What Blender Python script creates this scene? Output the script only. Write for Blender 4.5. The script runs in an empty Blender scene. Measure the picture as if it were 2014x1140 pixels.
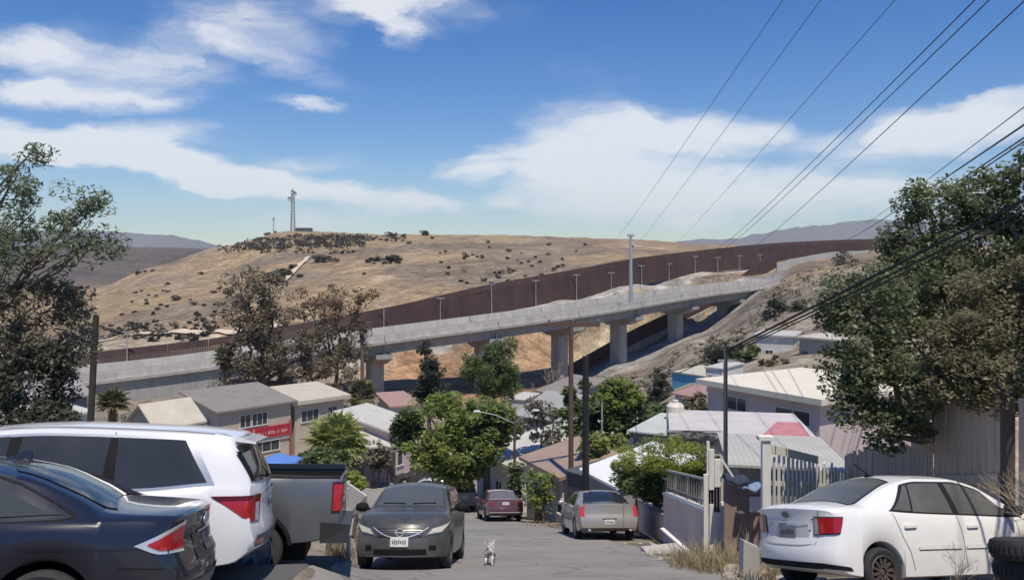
import bpy, bmesh, math, random
import numpy as np
from mathutils import Vector, Matrix

random.seed(7)
RNG = np.random.default_rng(7)
R = math.radians
SC = bpy.context.scene
COL = SC.collection

# ------------------------------------------------------------------ camera
F, CX, HY = 1600.0, 1007.0, 520.0          # focal length in photo pixels, principal column, horizon row
cam = bpy.data.cameras.new('camera')
cam_o = bpy.data.objects.new('camera', cam)
COL.objects.link(cam_o)
cam.sensor_width = 36.0
cam.lens = F / 2014.0 * 36.0
cam.shift_y = -(570.0 - HY) / 2014.0
cam.clip_start, cam.clip_end = 0.1, 30000.0
cam_o.location = (0, 0, 0)
cam_o.rotation_euler = (R(90), 0, 0)
SC.camera = cam_o

# ------------------------------------------------------------------ light
SUN_EL, SUN_AZ = 66.0, 164.0                # azimuth clockwise from +Y: behind the camera, to its right
SUN_STRENGTH, SKY_STRENGTH, HAZE = 3.6, 0.15, 1.0e-4
sun = bpy.data.lights.new('sun', 'SUN')
sun.energy, sun.angle, sun.color = SUN_STRENGTH, R(0.53), (1.0, 0.91, 0.775)
sun_o = bpy.data.objects.new('sun', sun)
COL.objects.link(sun_o)
sd = Vector((math.sin(R(SUN_AZ)) * math.cos(R(SUN_EL)), math.cos(R(SUN_AZ)) * math.cos(R(SUN_EL)), math.sin(R(SUN_EL))))
sun_o.rotation_euler = (-sd).to_track_quat('-Z', 'Y').to_euler()
sun_o.location = (0, -20, 40)

SC.view_settings.view_transform = 'Standard'
SC.view_settings.look = 'None'
SC.view_settings.exposure = 0.36
SC.view_settings.gamma = 1.0
SC.view_settings.use_curve_mapping = False
SC.cycles.max_bounces = 6
SC.cycles.volume_bounces = 0
SC.cycles.transparent_max_bounces = 8

def px_az(px): return math.atan((px - CX) / F)
def px_el(px, py): return math.atan((HY - py) / F * math.cos(px_az(px)))

def make_world():
    w = bpy.data.worlds.new('World'); SC.world = w; w.use_nodes = True
    nt = w.node_tree; N = nt.nodes; L = nt.links
    N.clear()
    out = N.new('ShaderNodeOutputWorld'); bg = N.new('ShaderNodeBackground')
    bg.inputs['Strength'].default_value = SKY_STRENGTH
    L.new(bg.outputs[0], out.inputs[0])
    sky = N.new('ShaderNodeTexSky'); sky.sky_type = 'NISHITA'; sky.sun_disc = False
    sky.sun_elevation = R(SUN_EL); sky.sun_rotation = R(SUN_AZ)
    sky.altitude = 100; sky.air_density = 1.0; sky.dust_density = 0.1; sky.ozone_density = 2.0
    hs = N.new('ShaderNodeHueSaturation'); hs.inputs['Hue'].default_value = .513; hs.inputs['Saturation'].default_value = 1.46; hs.inputs['Value'].default_value = 0.62
    L.new(sky.outputs[0], hs.inputs['Color'])
    def math_(op, a, b=None, c=None, clamp=False):
        n = N.new('ShaderNodeMath'); n.operation = op; n.use_clamp = clamp
        for i, v in enumerate((a, b, c)):
            if v is None: continue
            if isinstance(v, (int, float)): n.inputs[i].default_value = v
            else: L.new(v, n.inputs[i])
        return n.outputs[0]
    tc = N.new('ShaderNodeTexCoord'); sp = N.new('ShaderNodeSeparateXYZ')
    L.new(tc.outputs['Generated'], sp.inputs[0])
    x, y, z = sp.outputs
    az = math_('ARCTAN2', x, y)
    hyp = math_('SQRT', math_('ADD', math_('MULTIPLY', x, x), math_('MULTIPLY', y, y)))
    el = math_('ARCTAN2', z, hyp)
    cb = N.new('ShaderNodeCombineXYZ'); L.new(az, cb.inputs[0]); L.new(el, cb.inputs[1])
    # ragged, wind-drawn edges: shift the angles by noise
    def noise(vec, scale, detail, rough, sx=1.0, sy=1.0, rot=0.0, dist=0.0):
        m = N.new('ShaderNodeMapping'); m.inputs['Scale'].default_value = (sx, sy, 1); m.inputs['Rotation'].default_value = (0, 0, rot)
        L.new(vec, m.inputs[0])
        n = N.new('ShaderNodeTexNoise'); n.inputs['Scale'].default_value = scale; n.inputs['Detail'].default_value = detail
        n.inputs['Roughness'].default_value = rough; n.inputs['Distortion'].default_value = dist
        L.new(m.outputs[0], n.inputs['Vector'])
        return n
    wob = noise(cb.outputs[0], 9, 5, 0.6, 1, 2.2, 0.1)
    vm = N.new('ShaderNodeVectorMath'); vm.operation = 'MULTIPLY_ADD'
    L.new(wob.outputs['Color'], vm.inputs[0]); vm.inputs[1].default_value = (0.15, 0.05, 0); 
    sub = N.new('ShaderNodeVectorMath'); sub.operation = 'SUBTRACT'; L.new(cb.outputs[0], sub.inputs[0]); sub.inputs[1].default_value = (0.075, 0.025, 0)
    L.new(sub.outputs[0], vm.inputs[2])
    p = vm.outputs[0]
    # one soft bank per cloud: photo column, row, half-width, half-height, tilt in degrees, weight
    banks = [(1220, 345, 290, 105, -4, .85), (1130, 290, 190, 80, 8, .62), (1400, 258, 240, 42, -8, .6), (1450, 365, 300, 34, 2, .6), (1330, 410, 420, 40, 0, .42),
             (1880, 250, 280, 46, 7, 1.0), (1970, 208, 170, 30, 12, .5), (1780, 372, 340, 26, 4, .55), (1640, 425, 460, 30, 0, .32),
             (920, 335, 75, 30, 4, .75), (985, 392, 60, 22, 0, .5),
             (130, 285, 230, 34, -6, 1.0), (330, 320, 300, 34, -9, 1.15), (600, 372, 300, 28, -6, 1.1), (240, 262, 150, 26, 6, .6), (570, 330, 150, 28, 8, .45),
             (150, 182, 240, 26, 2, .9), (60, 160, 70, 28, 14, .5), (590, 202, 90, 11, -2, .55),
             (200, 118, 260, 34, -3, .75), (70, 85, 130, 34, 20, .45), (490, 50, 190, 58, -6, .6), (360, 88, 130, 34, 0, .5), (560, 130, 160, 26, -12, .35),
             (770, 10, 190, 50, -4, .85), (765, 45, 70, 34, -30, .6), (840, 410, 130, 24, 0, .4), (640, 435, 150, 22, 0, .35)]
    tot = None
    for (bx, by, rw, rh, tilt, wt) in banks:
        m = N.new('ShaderNodeMapping'); m.vector_type = 'TEXTURE'
        m.inputs['Location'].default_value = (px_az(bx), px_el(bx, by), 0)
        m.inputs['Rotation'].default_value = (0, 0, R(tilt))
        m.inputs['Scale'].default_value = (rw / F * 1.12, rh / F * 1.25, 1)
        L.new(p, m.inputs[0])
        g = N.new('ShaderNodeTexGradient'); g.gradient_type = 'SPHERICAL'; L.new(m.outputs[0], g.inputs[0])
        s = math_('SMOOTH_MIN', g.outputs['Fac'], 0.75, 0.3)
        tot = math_('MULTIPLY', s, wt) if tot is None else math_('MULTIPLY_ADD', s, wt, tot)
    fine = noise(p, 5.5, 10, 0.66, 1.0, 3.6, -0.08, 0.9)
    wide = noise(p, 2.4, 6, 0.55, 1.0, 2.6, 0.12, 0.3)
    body = math_('MULTIPLY', tot, math_('MULTIPLY_ADD', fine.outputs[0], 3.0, -0.28))
    # the same thin cirrus goes on all round the sky
    cirrus = math_('MULTIPLY', math_('SUBTRACT', wide.outputs[0], 0.45, clamp=True), math_('MULTIPLY', fine.outputs[0], 2.2))
    # distance whitening of the bank near the horizon comes with the sky itself
    mask = math_('ADD', body, cirrus)
    ramp = N.new('ShaderNodeMapRange'); ramp.interpolation_type = 'SMOOTHSTEP'
    ramp.inputs['From Min'].default_value = 0.06; ramp.inputs['From Max'].default_value = 0.95
    ramp.inputs['To Min'].default_value = 0.0; ramp.inputs['To Max'].default_value = 0.74
    L.new(mask, ramp.inputs['Value'])
    mix = N.new('ShaderNodeMix'); mix.data_type = 'RGBA'
    L.new(ramp.outputs[0], mix.inputs['Factor']); L.new(hs.outputs[0], mix.inputs[6]); mix.inputs[7].default_value = (5.6, 5.5, 5.3, 1)
    L.new(mix.outputs[2], bg.inputs['Color'])
make_world()

# ------------------------------------------------------------------ helpers
def V(px, py, d): return Vector(((px - CX) / F * d, d, (HY - py) / F * d))
def XD(px, d): return (px - CX) / F * d

def pchip(xs, ys):
    xs = np.asarray(xs, float); ys = np.asarray(ys, float)
    h = np.diff(xs); dl = np.diff(ys) / h
    m = np.zeros_like(ys)
    if len(xs) > 2:
        w1 = 2 * h[1:] + h[:-1]; w2 = h[1:] + 2 * h[:-1]
        ok = dl[:-1] * dl[1:] > 0
        with np.errstate(divide='ignore', invalid='ignore'):
            mm = (w1 + w2) / (w1 / dl[:-1] + w2 / dl[1:])
        m[1:-1] = np.where(ok, mm, 0)
    m[0], m[-1] = dl[0], dl[-1]
    def f(x):
        x = np.clip(np.asarray(x, float), xs[0], xs[-1])
        i = np.clip(np.searchsorted(xs, x, side='right') - 1, 0, len(xs) - 2)
        t = (x - xs[i]) / h[i]
        h00 = (1 + 2 * t) * (1 - t) ** 2; h10 = t * (1 - t) ** 2; h01 = t * t * (3 - 2 * t); h11 = t * t * (t - 1)
        return h00 * ys[i] + h10 * h[i] * m[i] + h01 * ys[i + 1] + h11 * h[i] * m[i + 1]
    return f

def link(o, parent=None):
    COL.objects.link(o)
    if parent is not None: o.parent = parent
    return o
def tag(o, label=None, cat=None, group=None, kind=None):
    if label: o['label'] = label
    if cat: o['category'] = cat
    if group: o['group'] = group
    if kind: o['kind'] = kind
    return o
def thing(name, label, cat, loc=(0, 0, 0), rot=(0, 0, 0), group=None):
    o = bpy.data.objects.new(name, None); o.empty_display_size = 0.3
    link(o); o.location = loc
    if isinstance(rot, Matrix): o.rotation_euler = rot.to_euler()
    else: o.rotation_euler = rot
    return tag(o, label, cat, group)
def mesh_obj(name, verts, faces, mat, parent=None, smooth=None):
    me = bpy.data.meshes.new(name); me.from_pydata([tuple(v) for v in verts], [], faces); me.update()
    if mat is not None: me.materials.append(mat)
    if smooth is not None:
        me.shade_smooth()
        if smooth < 179: me.set_sharp_from_angle(angle=R(smooth))
    return link(bpy.data.objects.new(name, me), parent)
def copy_tree(o, parent=None):
    c = o.copy(); COL.objects.link(c); c.parent = parent
    for ch in list(o.children): copy_tree(ch, c)
    return c

class MB:
    """collects shapes for one mesh object"""
    def __init__(s): s.v = []; s.f = []
    def add(s, vs, fs):
        k = len(s.v); s.v += [tuple(v) for v in vs]; s.f += [tuple(i + k for i in f) for f in fs]; return s
    def box(s, x0, x1, y0, y1, z0, z1):
        return s.add([(x0, y0, z0), (x1, y0, z0), (x1, y1, z0), (x0, y1, z0), (x0, y0, z1), (x1, y0, z1), (x1, y1, z1), (x0, y1, z1)],
                     [(0, 3, 2, 1), (4, 5, 6, 7), (0, 1, 5, 4), (1, 2, 6, 5), (2, 3, 7, 6), (3, 0, 4, 7)])
    def hexa(s, p):  # 8 points: bottom ring, top ring
        return s.add(p, [(0, 3, 2, 1), (4, 5, 6, 7), (0, 1, 5, 4), (1, 2, 6, 5), (2, 3, 7, 6), (3, 0, 4, 7)])
    def bar(s, a, b, w, t=None, up=(0, 0, 1)):
        a, b = Vector(a), Vector(b); t = t or w
        d = (b - a).normalized(); u = Vector(up)
        if abs(d.dot(u)) > .98: u = Vector((0, 1, 0))
        r = d.cross(u).normalized(); u = r.cross(d)
        p = [q + r * (w / 2 * i) + u * (t / 2 * j) for q in (a, b) for i, j in ((-1, -1), (1, -1), (1, 1), (-1, 1))]
        return s.add(p, [(0, 1, 2, 3), (7, 6, 5, 4), (0, 4, 5, 1), (1, 5, 6, 2), (2, 6, 7, 3), (3, 7, 4, 0)])
    def tube(s, pts, rad, n=6, caps=True):
        pts = [Vector(p) for p in pts]
        if not hasattr(rad, '__len__'): rad = [rad] * len(pts)
        rings = []
        for i, p in enumerate(pts):
            d = (pts[min(i + 1, len(pts) - 1)] - pts[max(i - 1, 0)]).normalized()
            u = Vector((0, 0, 1)) if abs(d.z) < .9 else Vector((1, 0, 0))
            r = d.cross(u).normalized(); u = r.cross(d)
            rings.append([p + (r * math.cos(2 * math.pi * k / n) + u * math.sin(2 * math.pi * k / n)) * rad[i] for k in range(n)])
        fs = []
        for i in range(len(pts) - 1):
            for k in range(n):
                fs.append((i * n + k, i * n + (k + 1) % n, (i + 1) * n + (k + 1) % n, (i + 1) * n + k))
        if caps: fs += [tuple(range(n))[::-1], tuple((len(pts) - 1) * n + k for k in range(n))]
        return s.add([q for r_ in rings for q in r_], fs)
    def lathe(s, prof, n=24, axis='y', c=(0, 0, 0), close=True):
        vs, fs = [], []
        for (r, h) in prof:
            for k in range(n):
                a = 2 * math.pi * k / n
                if axis == 'y': vs.append((c[0] + r * math.cos(a), c[1] + h, c[2] + r * math.sin(a)))
                else: vs.append((c[0] + r * math.cos(a), c[1] + r * math.sin(a), c[2] + h))
        m = len(prof)
        for i in range(m if close else m - 1):
            j = (i + 1) % m
            for k in range(n):
                fs.append((i * n + k, j * n + k, j * n + (k + 1) % n, i * n + (k + 1) % n))
        return s.add(vs, fs)
    def build(s, name, mat, parent=None, smooth=None): return mesh_obj(name, s.v, s.f, mat, parent, smooth)

# ------------------------------------------------------------------ materials
MATS = {}
def mat(name, col, rough=.8, var=0.0, scale=4.0, col2=None, metal=0.0, coat=0.0, bump=0.0, bscale=None, spec=0.5, emit=None, streak=None, detail=6):
    """principled material; var mixes towards col2 by noise in object space"""
    if name in MATS: return MATS[name]
    m = bpy.data.materials.new(name); m.use_nodes = True
    nt = m.node_tree; N, L = nt.nodes, nt.links
    b = N['Principled BSDF']
    b.inputs['Base Color'].default_value = (*col, 1); b.inputs['Roughness'].default_value = rough
    b.inputs['Metallic'].default_value = metal; b.inputs['Specular IOR Level'].default_value = spec
    if coat: b.inputs['Coat Weight'].default_value = coat; b.inputs['Coat Roughness'].default_value = .06
    if var or bump:
        tc = N.new('ShaderNodeTexCoord')
        mp = N.new('ShaderNodeMapping'); L.new(tc.outputs['Object'], mp.inputs[0])
        if streak: mp.inputs['Scale'].default_value = streak
    if var:
        n = N.new('ShaderNodeTexNoise'); n.inputs['Scale'].default_value = scale; n.inputs['Detail'].default_value = detail; n.inputs['Roughness'].default_value = .65
        L.new(mp.outputs[0], n.inputs['Vector'])
        mr = N.new('ShaderNodeMapRange'); mr.inputs['From Min'].default_value = .35; mr.inputs['From Max'].default_value = .68
        mr.inputs['To Max'].default_value = var; L.new(n.outputs[0], mr.inputs['Value'])
        mx = N.new('ShaderNodeMix'); mx.data_type = 'RGBA'
        mx.inputs[6].default_value = (*col, 1); mx.inputs[7].default_value = (*(col2 or tuple(c * .5 for c in col)), 1)
        L.new(mr.outputs[0], mx.inputs['Factor']); L.new(mx.outputs[2], b.inputs['Base Color'])
    if bump:
        n2 = N.new('ShaderNodeTexNoise'); n2.inputs['Scale'].default_value = bscale or scale * 6; n2.inputs['Detail'].default_value = 5
        L.new(mp.outputs[0], n2.inputs['Vector'])
        bp = N.new('ShaderNodeBump'); bp.inputs['Strength'].default_value = min(bump, 1); bp.inputs['Distance'].default_value = .02 * max(1, bump)
        L.new(n2.outputs[0], bp.inputs['Height']); L.new(bp.outputs[0], b.inputs['Normal'])
    MATS[name] = m
    return m
def leaf_mat(name, cols, trans=.35, rough=.55):
    if name in MATS: return MATS[name]
    m = bpy.data.materials.new(name); m.use_nodes = True
    nt = m.node_tree; N, L = nt.nodes, nt.links
    b = N['Principled BSDF']; b.inputs['Roughness'].default_value = rough; b.inputs['Specular IOR Level'].default_value = .35
    g = N.new('ShaderNodeNewGeometry'); r = N.new('ShaderNodeValToRGB'); L.new(g.outputs['Random Per Island'], r.inputs[0])
    el = r.color_ramp.elements
    while len(el) < len(cols): el.new(.5)
    for i, c in enumerate(cols): el[i].position = i / max(1, len(cols) - 1); el[i].color = (*c, 1)
    L.new(r.outputs[0], b.inputs['Base Color'])
    t = N.new('ShaderNodeBsdfTranslucent'); L.new(r.outputs[0], t.inputs[0])
    mx = N.new('ShaderNodeMixShader'); mx.inputs[0].default_value = trans
    L.new(b.outputs[0], mx.inputs[1]); L.new(t.outputs[0], mx.inputs[2]); L.new(mx.outputs[0], N['Material Output'].inputs[0])
    MATS[name] = m
    return m

CONC = mat('concrete', (.43, .41, .38), .85, .8, .9, (.27, .255, .235), bump=.2, bscale=30, streak=(1, 1, .22))
CONC_PALE = mat('pale_concrete', (.49, .47, .43), .85, .85, .8, (.31, .295, .27), streak=(1, 1, .25))
CONC_DARK = mat('girder_concrete', (.37, .365, .35), .85, .8, .8, (.25, .245, .23), streak=(1, 1, .25))
ASPHALT = mat('asphalt', (.285, .268, .245), .9, .9, .45, (.195, .186, .172), bump=.5, bscale=60, detail=12)
RUST = mat('rusted_steel', (.105, .058, .05), .75, .9, .35, (.055, .034, .035), streak=(1, 1, .35))
GALV = mat('galvanised_steel', (.42, .43, .43), .5, .3, 2, metal=.3)
BLACK = mat('black_plastic', (.012, .012, .013), .7, spec=.15)
RUBBER = mat('tyre_rubber', (.022, .022, .023), .85, .6, 8, (.045, .042, .04))
GLASS = mat('dark_glass', (.012, .014, .016), .04, spec=.6)
CHROME = mat('chrome', (.72, .72, .71), .25, metal=.55)
WOOD_GREY = mat('weathered_wood', (.50, .41, .33), .9, .8, 3, (.28, .225, .18), streak=(6, 6, .5), bump=.4, bscale=25)
WOOD_POLE = mat('pole_wood', (.085, .062, .05), .9, .6, 3, (.05, .038, .032), streak=(5, 5, .3))
DARK_PANE = mat('window_pane', (.03, .035, .04), .08, .4, .6, (.09, .10, .11), spec=.6)
BARK = mat('bark', (.16, .125, .10), .95, .7, 3, (.08, .065, .055), streak=(4, 4, .6), bump=.6, bscale=18)
# ------------------------------------------------------------------ terrain
PROF = pchip([-60, 0, 10, 15.5, 24.5, 37, 45, 52, 60, 75, 100], [13, -1.5, -4.1, -5.72, -8.3, -11.7, -13.75, -15.3, -16.4, -17.3, -18.8])
COLS = {  # photo column: (distance, height) knots along that line of sight
 0:    [(75, -17.5), (110, -19.5), (135, -19.8), (160, -19), (250, -20.5), (350, -19), (450, -16.5), (480, -16.4), (560, -21), (800, -22), (1000, -16), (1280, 28), (6000, 32)],
 190:  [(75, -17.5), (110, -19.5), (135, -19.8), (150, -19.4), (170, -19.2), (250, -20.5), (350, -18), (450, -14.5), (480, -14.2), (560, -20), (800, -22), (1000, -16), (1280, 28), (6000, 32)],
 300:  [(75, -17.5), (110, -19.5), (138, -19.6), (152, -19.2), (180, -18.6), (250, -17.5), (350, -12), (450, -3.5), (490, -1.5), (580, -12), (800, -18), (1000, -16), (1280, 27), (6000, 31)],
 430:  [(75, -17.5), (110, -19.5), (140, -19.2), (155, -19), (200, -17), (300, -13), (420, -2.5), (500, 10), (520, 11.5), (600, 3), (800, -10), (1000, -16), (1280, 25), (6000, 27)],
 560:  [(75, -17.6), (110, -19.5), (145, -20), (160, -17.8), (220, -13), (330, -4), (430, 6), (500, 17), (540, 22.5), (600, 20), (800, -5), (1000, -16), (1280, 16), (6000, 18)],
 760:  [(75, -17.7), (110, -20), (140, -22), (156, -20), (161, -16.6), (170, -15.7), (180, -15.5), (250, -9), (350, 2), (450, 12), (550, 20), (620, 19), (900, -5), (6000, 0)],
 960:  [(75, -17.5), (110, -20), (145, -23), (168, -21), (178, -12.8), (188, -11.8), (200, -11.4), (260, -6), (360, 4.5), (460, 13.5), (550, 19.5), (620, 18), (900, -5), (6000, 0)],
 1130: [(75, -17), (110, -19.5), (150, -22.5), (180, -21), (192, -9.4), (203, -8.5), (215, -8.1), (280, -1.5), (380, 6.5), (470, 13.5), (560, 18), (640, 16), (900, -5), (6000, 0)],
 1250: [(75, -15.5), (110, -17.5), (150, -19.5), (178, -19.6), (192, -19.0), (199, -15.5), (207, -6.6), (218, -5.6), (230, -5.2), (300, 1.5), (400, 8.5), (560, 16.5), (640, 14), (900, -5), (6000, 0)],
 1380: [(75, -13), (110, -13.5), (150, -14), (185, -15.6), (207, -15.0), (222, -10), (231, -4.0), (243, -2.5), (260, -2), (330, 3.5), (450, 9), (560, 14), (650, 12), (900, -5), (6000, 0)],
 1500: [(75, -11), (95, -11), (130, -9.5), (165, -8), (190, -7.2), (215, -5.2), (245, -3.2), (273, -1), (290, 0), (400, 6), (560, 12), (700, 8), (900, -5), (6000, 0)],
 1600: [(75, -10), (95, -10), (130, -7), (165, -4), (200, -1.8), (250, 1), (298, 3.5), (320, 4), (560, 6), (900, -5), (6000, 0)],
 1730: [(75, -9), (130, -4), (200, 1.5), (260, 4), (318, 5.5), (350, 6), (560, 4), (900, -5), (6000, 0)],
 1900: [(75, -8.5), (130, -3), (200, 3), (330, 6.5), (560, 5), (900, -5), (6000, 0)],
}
_cpx = sorted(COLS); _cf = [pchip(np.log([k[0] for k in COLS[c]]), [k[1] for k in COLS[c]]) for c in _cpx]
_cpa = np.array([-6000.] + [float(c) for c in _cpx] + [9000.])
def far_z(X, Y):
    X = np.asarray(X, float); Y = np.maximum(np.asarray(Y, float), 60.0)
    px = np.clip(CX + F * X / Y, -5900, 8900)
    vals = np.array([f(np.log(Y)) for f in _cf]); vals = np.concatenate([vals[:1], vals, vals[-1:]])
    i = np.clip(np.searchsorted(_cpa, px, side='right') - 1, 0, len(_cpa) - 2)
    t = (px - _cpa[i]) / (_cpa[i + 1] - _cpa[i]); t = t * t * (3 - 2 * t) * .6 + t * .4
    idx = np.indices(i.shape)
    a = vals[(i, *idx)]; b = vals[(i + 1, *idx)]
    return a * (1 - t) + b * t
def vnoise(x, y, seed=0):
    """cheap value noise for relief"""
    xi = np.floor(x).astype(np.int64); yi = np.floor(y).astype(np.int64); xf = x - xi; yf = y - yi
    def h(a, b):
        k = (a * 374761393 + b * 668265263 + seed * 1442695) & 0x7fffffff
        k = ((k ^ (k >> 13)) * 1274126177) & 0x7fffffff
        return ((k ^ (k >> 16)) & 0xffff) / 65535.0
    u = xf * xf * (3 - 2 * xf); v = yf * yf * (3 - 2 * yf)
    return (h(xi, yi) * (1 - u) + h(xi + 1, yi) * u) * (1 - v) + (h(xi, yi + 1) * (1 - u) + h(xi + 1, yi + 1) * u) * v

def sstep(a, b, x):
    t = np.clip((x - a) / (b - a), 0, 1); return t * t * (3 - 2 * t)
_pad = pchip([-6, 0, 5.4, 8.2, 8.8, 10.8, 11.1, 13.5, 20], [-.7, -1.85, -2.89, -3.42, -3.60, -3.99, -4.25, -4.74, -6.9])
def near_z(X, Y):
    z = PROF(Y) + 0.0 * X
    pad = _pad(Y - .18 * (X + 2.5)) + .05 * np.maximum(0, -2.5 - X)   # levelled standing for the parked cars
    w = sstep(-2.30, -2.62, X) * sstep(13.35, 12.9, Y) * sstep(-2, 3, Y)
    z = z * (1 - w) + pad * w
    return z
def gz(X, Y):
    X = np.asarray(X, float); Y = np.asarray(Y, float)
    b = sstep(56, 86, Y)
    z = near_z(X, Y) * (1 - b) + far_z(X, Y) * b
    z = z + sstep(120, 260, Y) * ((vnoise(X / 22, Y / 40, 1) - .5) * 1.6 + (vnoise(X / 8, Y / 14, 2) - .5) * .7) * sstep(900, 500, Y)
    return z + (vnoise(X / 4, Y / 9, 3) - .5) * .9 * sstep(100, 130, Y) * sstep(260, 200, Y)      # gullies in the loose earth
def G(X, Y): return float(gz(np.array([X]), np.array([Y]))[0])
def GP(px, d): x = XD(px, d); return Vector((x, d, G(x, d)))
def ground_matrix(X, Y, heading):
    """rotation that stands a thing on the slope, its +x axis along heading (degrees from +X)"""
    e = .6
    n = Vector((-(G(X + e, Y) - G(X - e, Y)) / (2 * e), -(G(X, Y + e) - G(X, Y - e)) / (2 * e), 1)).normalized()
    f = Vector((math.cos(R(heading)), math.sin(R(heading)), 0)); f = (f - n * f.dot(n)).normalized()
    l = n.cross(f)
    return Matrix((f, l, n)).transposed()

def build_ground():
    ys = list(np.arange(-40, 4, .8)) + list(np.arange(4, 16, .3)) + list(np.arange(16, 60, .8)) + list(np.geomspace(60, 700, 230)) + list(np.geomspace(715, 5600, 40))
    ys = np.array(ys); na = 380
    a = np.linspace(-1, 1, na); a = np.sign(a) * (np.abs(a) * .62 + np.abs(a) ** 3 * .85)
    W = np.where(ys > 0, np.sqrt(ys ** 2 + 30.0 ** 2), 30.0)
    X = a[None, :] * W[:, None]; Y = np.repeat(ys[:, None], na, 1)
    Z = gz(X, Y)
    rough = sstep(2.9, 4.2, np.abs(X - .5)) * sstep(60, 40, Y)
    Z = Z + rough * (vnoise(X * 1.3, Y * 1.3, 5) - .6) * .07 - .02 * sstep(62, 40, Y)
    me = bpy.data.meshes.new('ground')
    v = np.stack([X, Y, Z], -1).reshape(-1, 3)
    nr = len(ys)
    i = np.arange((nr - 1) * (na - 1)); r = i // (na - 1); c = i % (na - 1); k = r * na + c
    q = np.stack([k, k + 1, k + na + 1, k + na], 1)
    me.from_pydata(v.tolist(), [], q.tolist()); me.update(); me.shade_smooth()
    # what the ground is made of, place by place: earth, dry grass, dark brush
    Xf, Yf = v[:, 0], v[:, 1]; px = CX + F * Xf / np.maximum(Yf, 1)
    dirt = np.array([.33, .28, .215]); lot = np.array([.40, .355, .28]); grass = np.array([.375, .278, .168]); orange = np.array([.44, .265, .15]); brush = np.array([.115, .098, .085]); pale = np.array([.47, .39, .28]); greyb = np.array([.245, .195, .145])
    c = np.repeat(dirt[None], len(v), 0)
    def mixc(c, col, w): return c * (1 - w[:, None]) + col[None] * w[:, None]
    n1 = vnoise(Xf / 30, Yf / 45, 11); n2 = vnoise(Xf / 9, Yf / 13, 12); n3 = vnoise(Xf / 70, Yf / 60, 13)
    c = mixc(c, lot, sstep(45, 58, Yf) * sstep(90, 70, Yf) * sstep(6, 0, Xf))
    c = mixc(c, orange, sstep(120, 135, Yf) * sstep(640, 760, px) * sstep(1180, 1050, px) * (.55 + .45 * n2))
    hill = sstep(150, 215, Yf)
    c = mixc(c, grass, hill)
    c = mixc(c, pale, hill * .55 * sstep(.62, .8, n2) * sstep(.4, .6, n1))
    c = mixc(c, greyb, hill * .75 * sstep(.55, .72, n1))
    c = mixc(c, greyb, hill * .8 * sstep(900, 960, px) * sstep(1130, 1060, px) * sstep(250, 290, Yf) * sstep(400, 350, Yf))
    c = mixc(c, pale, .8 * sstep(165, 185, Yf) * sstep(215, 200, Yf) * sstep(560, 440, px))
    c = mixc(c, brush, .7 * sstep(1150, 1350, px) * sstep(140, 180, Yf) * sstep(240, 200, Yf) * sstep(.35, .6, n2))
    c = mixc(c, pale * 1.15, sstep(13, 7, np.abs(px - (1172 + (Yf - 181) * 3.0))) * sstep(179, 181, Yf) * sstep(207, 203, Yf))   # worn track up the bank
    wd_ = np.interp(px, [430, 600, 760, 960, 1130, 1250, 1380, 1500], [155, 162, 170, 190, 205, 220, 245, 275])
    c = mixc(c, np.array([.50, .475, .43]), .9 * sstep(13, 10, wd_ - Yf) * sstep(-1, 0, wd_ - Yf) * sstep(560, 640, px) * sstep(1540, 1500, px))   # gravelled border road
    lo_ = np.interp(px, [1150, 1230, 1290, 1360, 1440, 1500, 1560], [140, 150, 156, 166, 182, 196, 214]); hi_ = np.interp(px, [1150, 1250, 1360, 1440, 1560], [166, 181, 202, 228, 262])
    c = mixc(c, np.array([.40, .38, .35]), .9 * sstep(0, 4, Yf - lo_) * sstep(0, 3, hi_ - Yf) * sstep(1150, 1190, px) * sstep(1560, 1530, px))   # concrete-lined bank
    c = mixc(c, brush, sstep(700, 960, Yf) * (.75 + .25 * n3))
    c = mixc(c, pale, .8 * sstep(1295, 1330, Yf))
    ca = me.color_attributes.new('soil', 'FLOAT_COLOR', 'POINT')
    ca.data.foreach_set('color', np.concatenate([c, np.ones((len(v), 1))], 1).ravel())
    m = bpy.data.materials.new('soil'); m.use_nodes = True; N, L = m.node_tree.nodes, m.node_tree.links
    b = N['Principled BSDF']; b.inputs['Roughness'].default_value = .95; b.inputs['Specular IOR Level'].default_value = .2
    at = N.new('ShaderNodeAttribute'); at.attribute_name = 'soil'
    tc = N.new('ShaderNodeTexCoord')
    fac = None
    for sc_, amt in ((.035, .35), (.16, .5), (.5, .45), (1.4, .35), (9, .3)):
        n = N.new('ShaderNodeTexNoise'); n.inputs['Scale'].default_value = sc_; n.inputs['Detail'].default_value = 5; n.inputs['Roughness'].default_value = .7
        L.new(tc.outputs['Object'], n.inputs['Vector'])
        mr = N.new('ShaderNodeMapRange'); mr.inputs['From Min'].default_value = .3; mr.inputs['From Max'].default_value = .7
        mr.inputs['To Min'].default_value = 1 - amt; mr.inputs['To Max'].default_value = 1 + amt * .7; L.new(n.outputs[0], mr.inputs['Value'])
        if fac is None: fac = mr.outputs[0]
        else:
            mm = N.new('ShaderNodeMath'); mm.operation = 'MULTIPLY'; L.new(fac, mm.inputs[0]); L.new(mr.outputs[0], mm.inputs[1]); fac = mm.outputs[0]
    vm = N.new('ShaderNodeVectorMath'); vm.operation = 'SCALE'; L.new(at.outputs['Color'], vm.inputs[0]); L.new(fac, vm.inputs['Scale'])
    L.new(vm.outputs[0], b.inputs['Base Color'])
    bn = N.new('ShaderNodeTexNoise'); bn.inputs['Scale'].default_value = 3; bn.inputs['Detail'].default_value = 8; L.new(tc.outputs['Object'], bn.inputs['Vector'])
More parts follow.
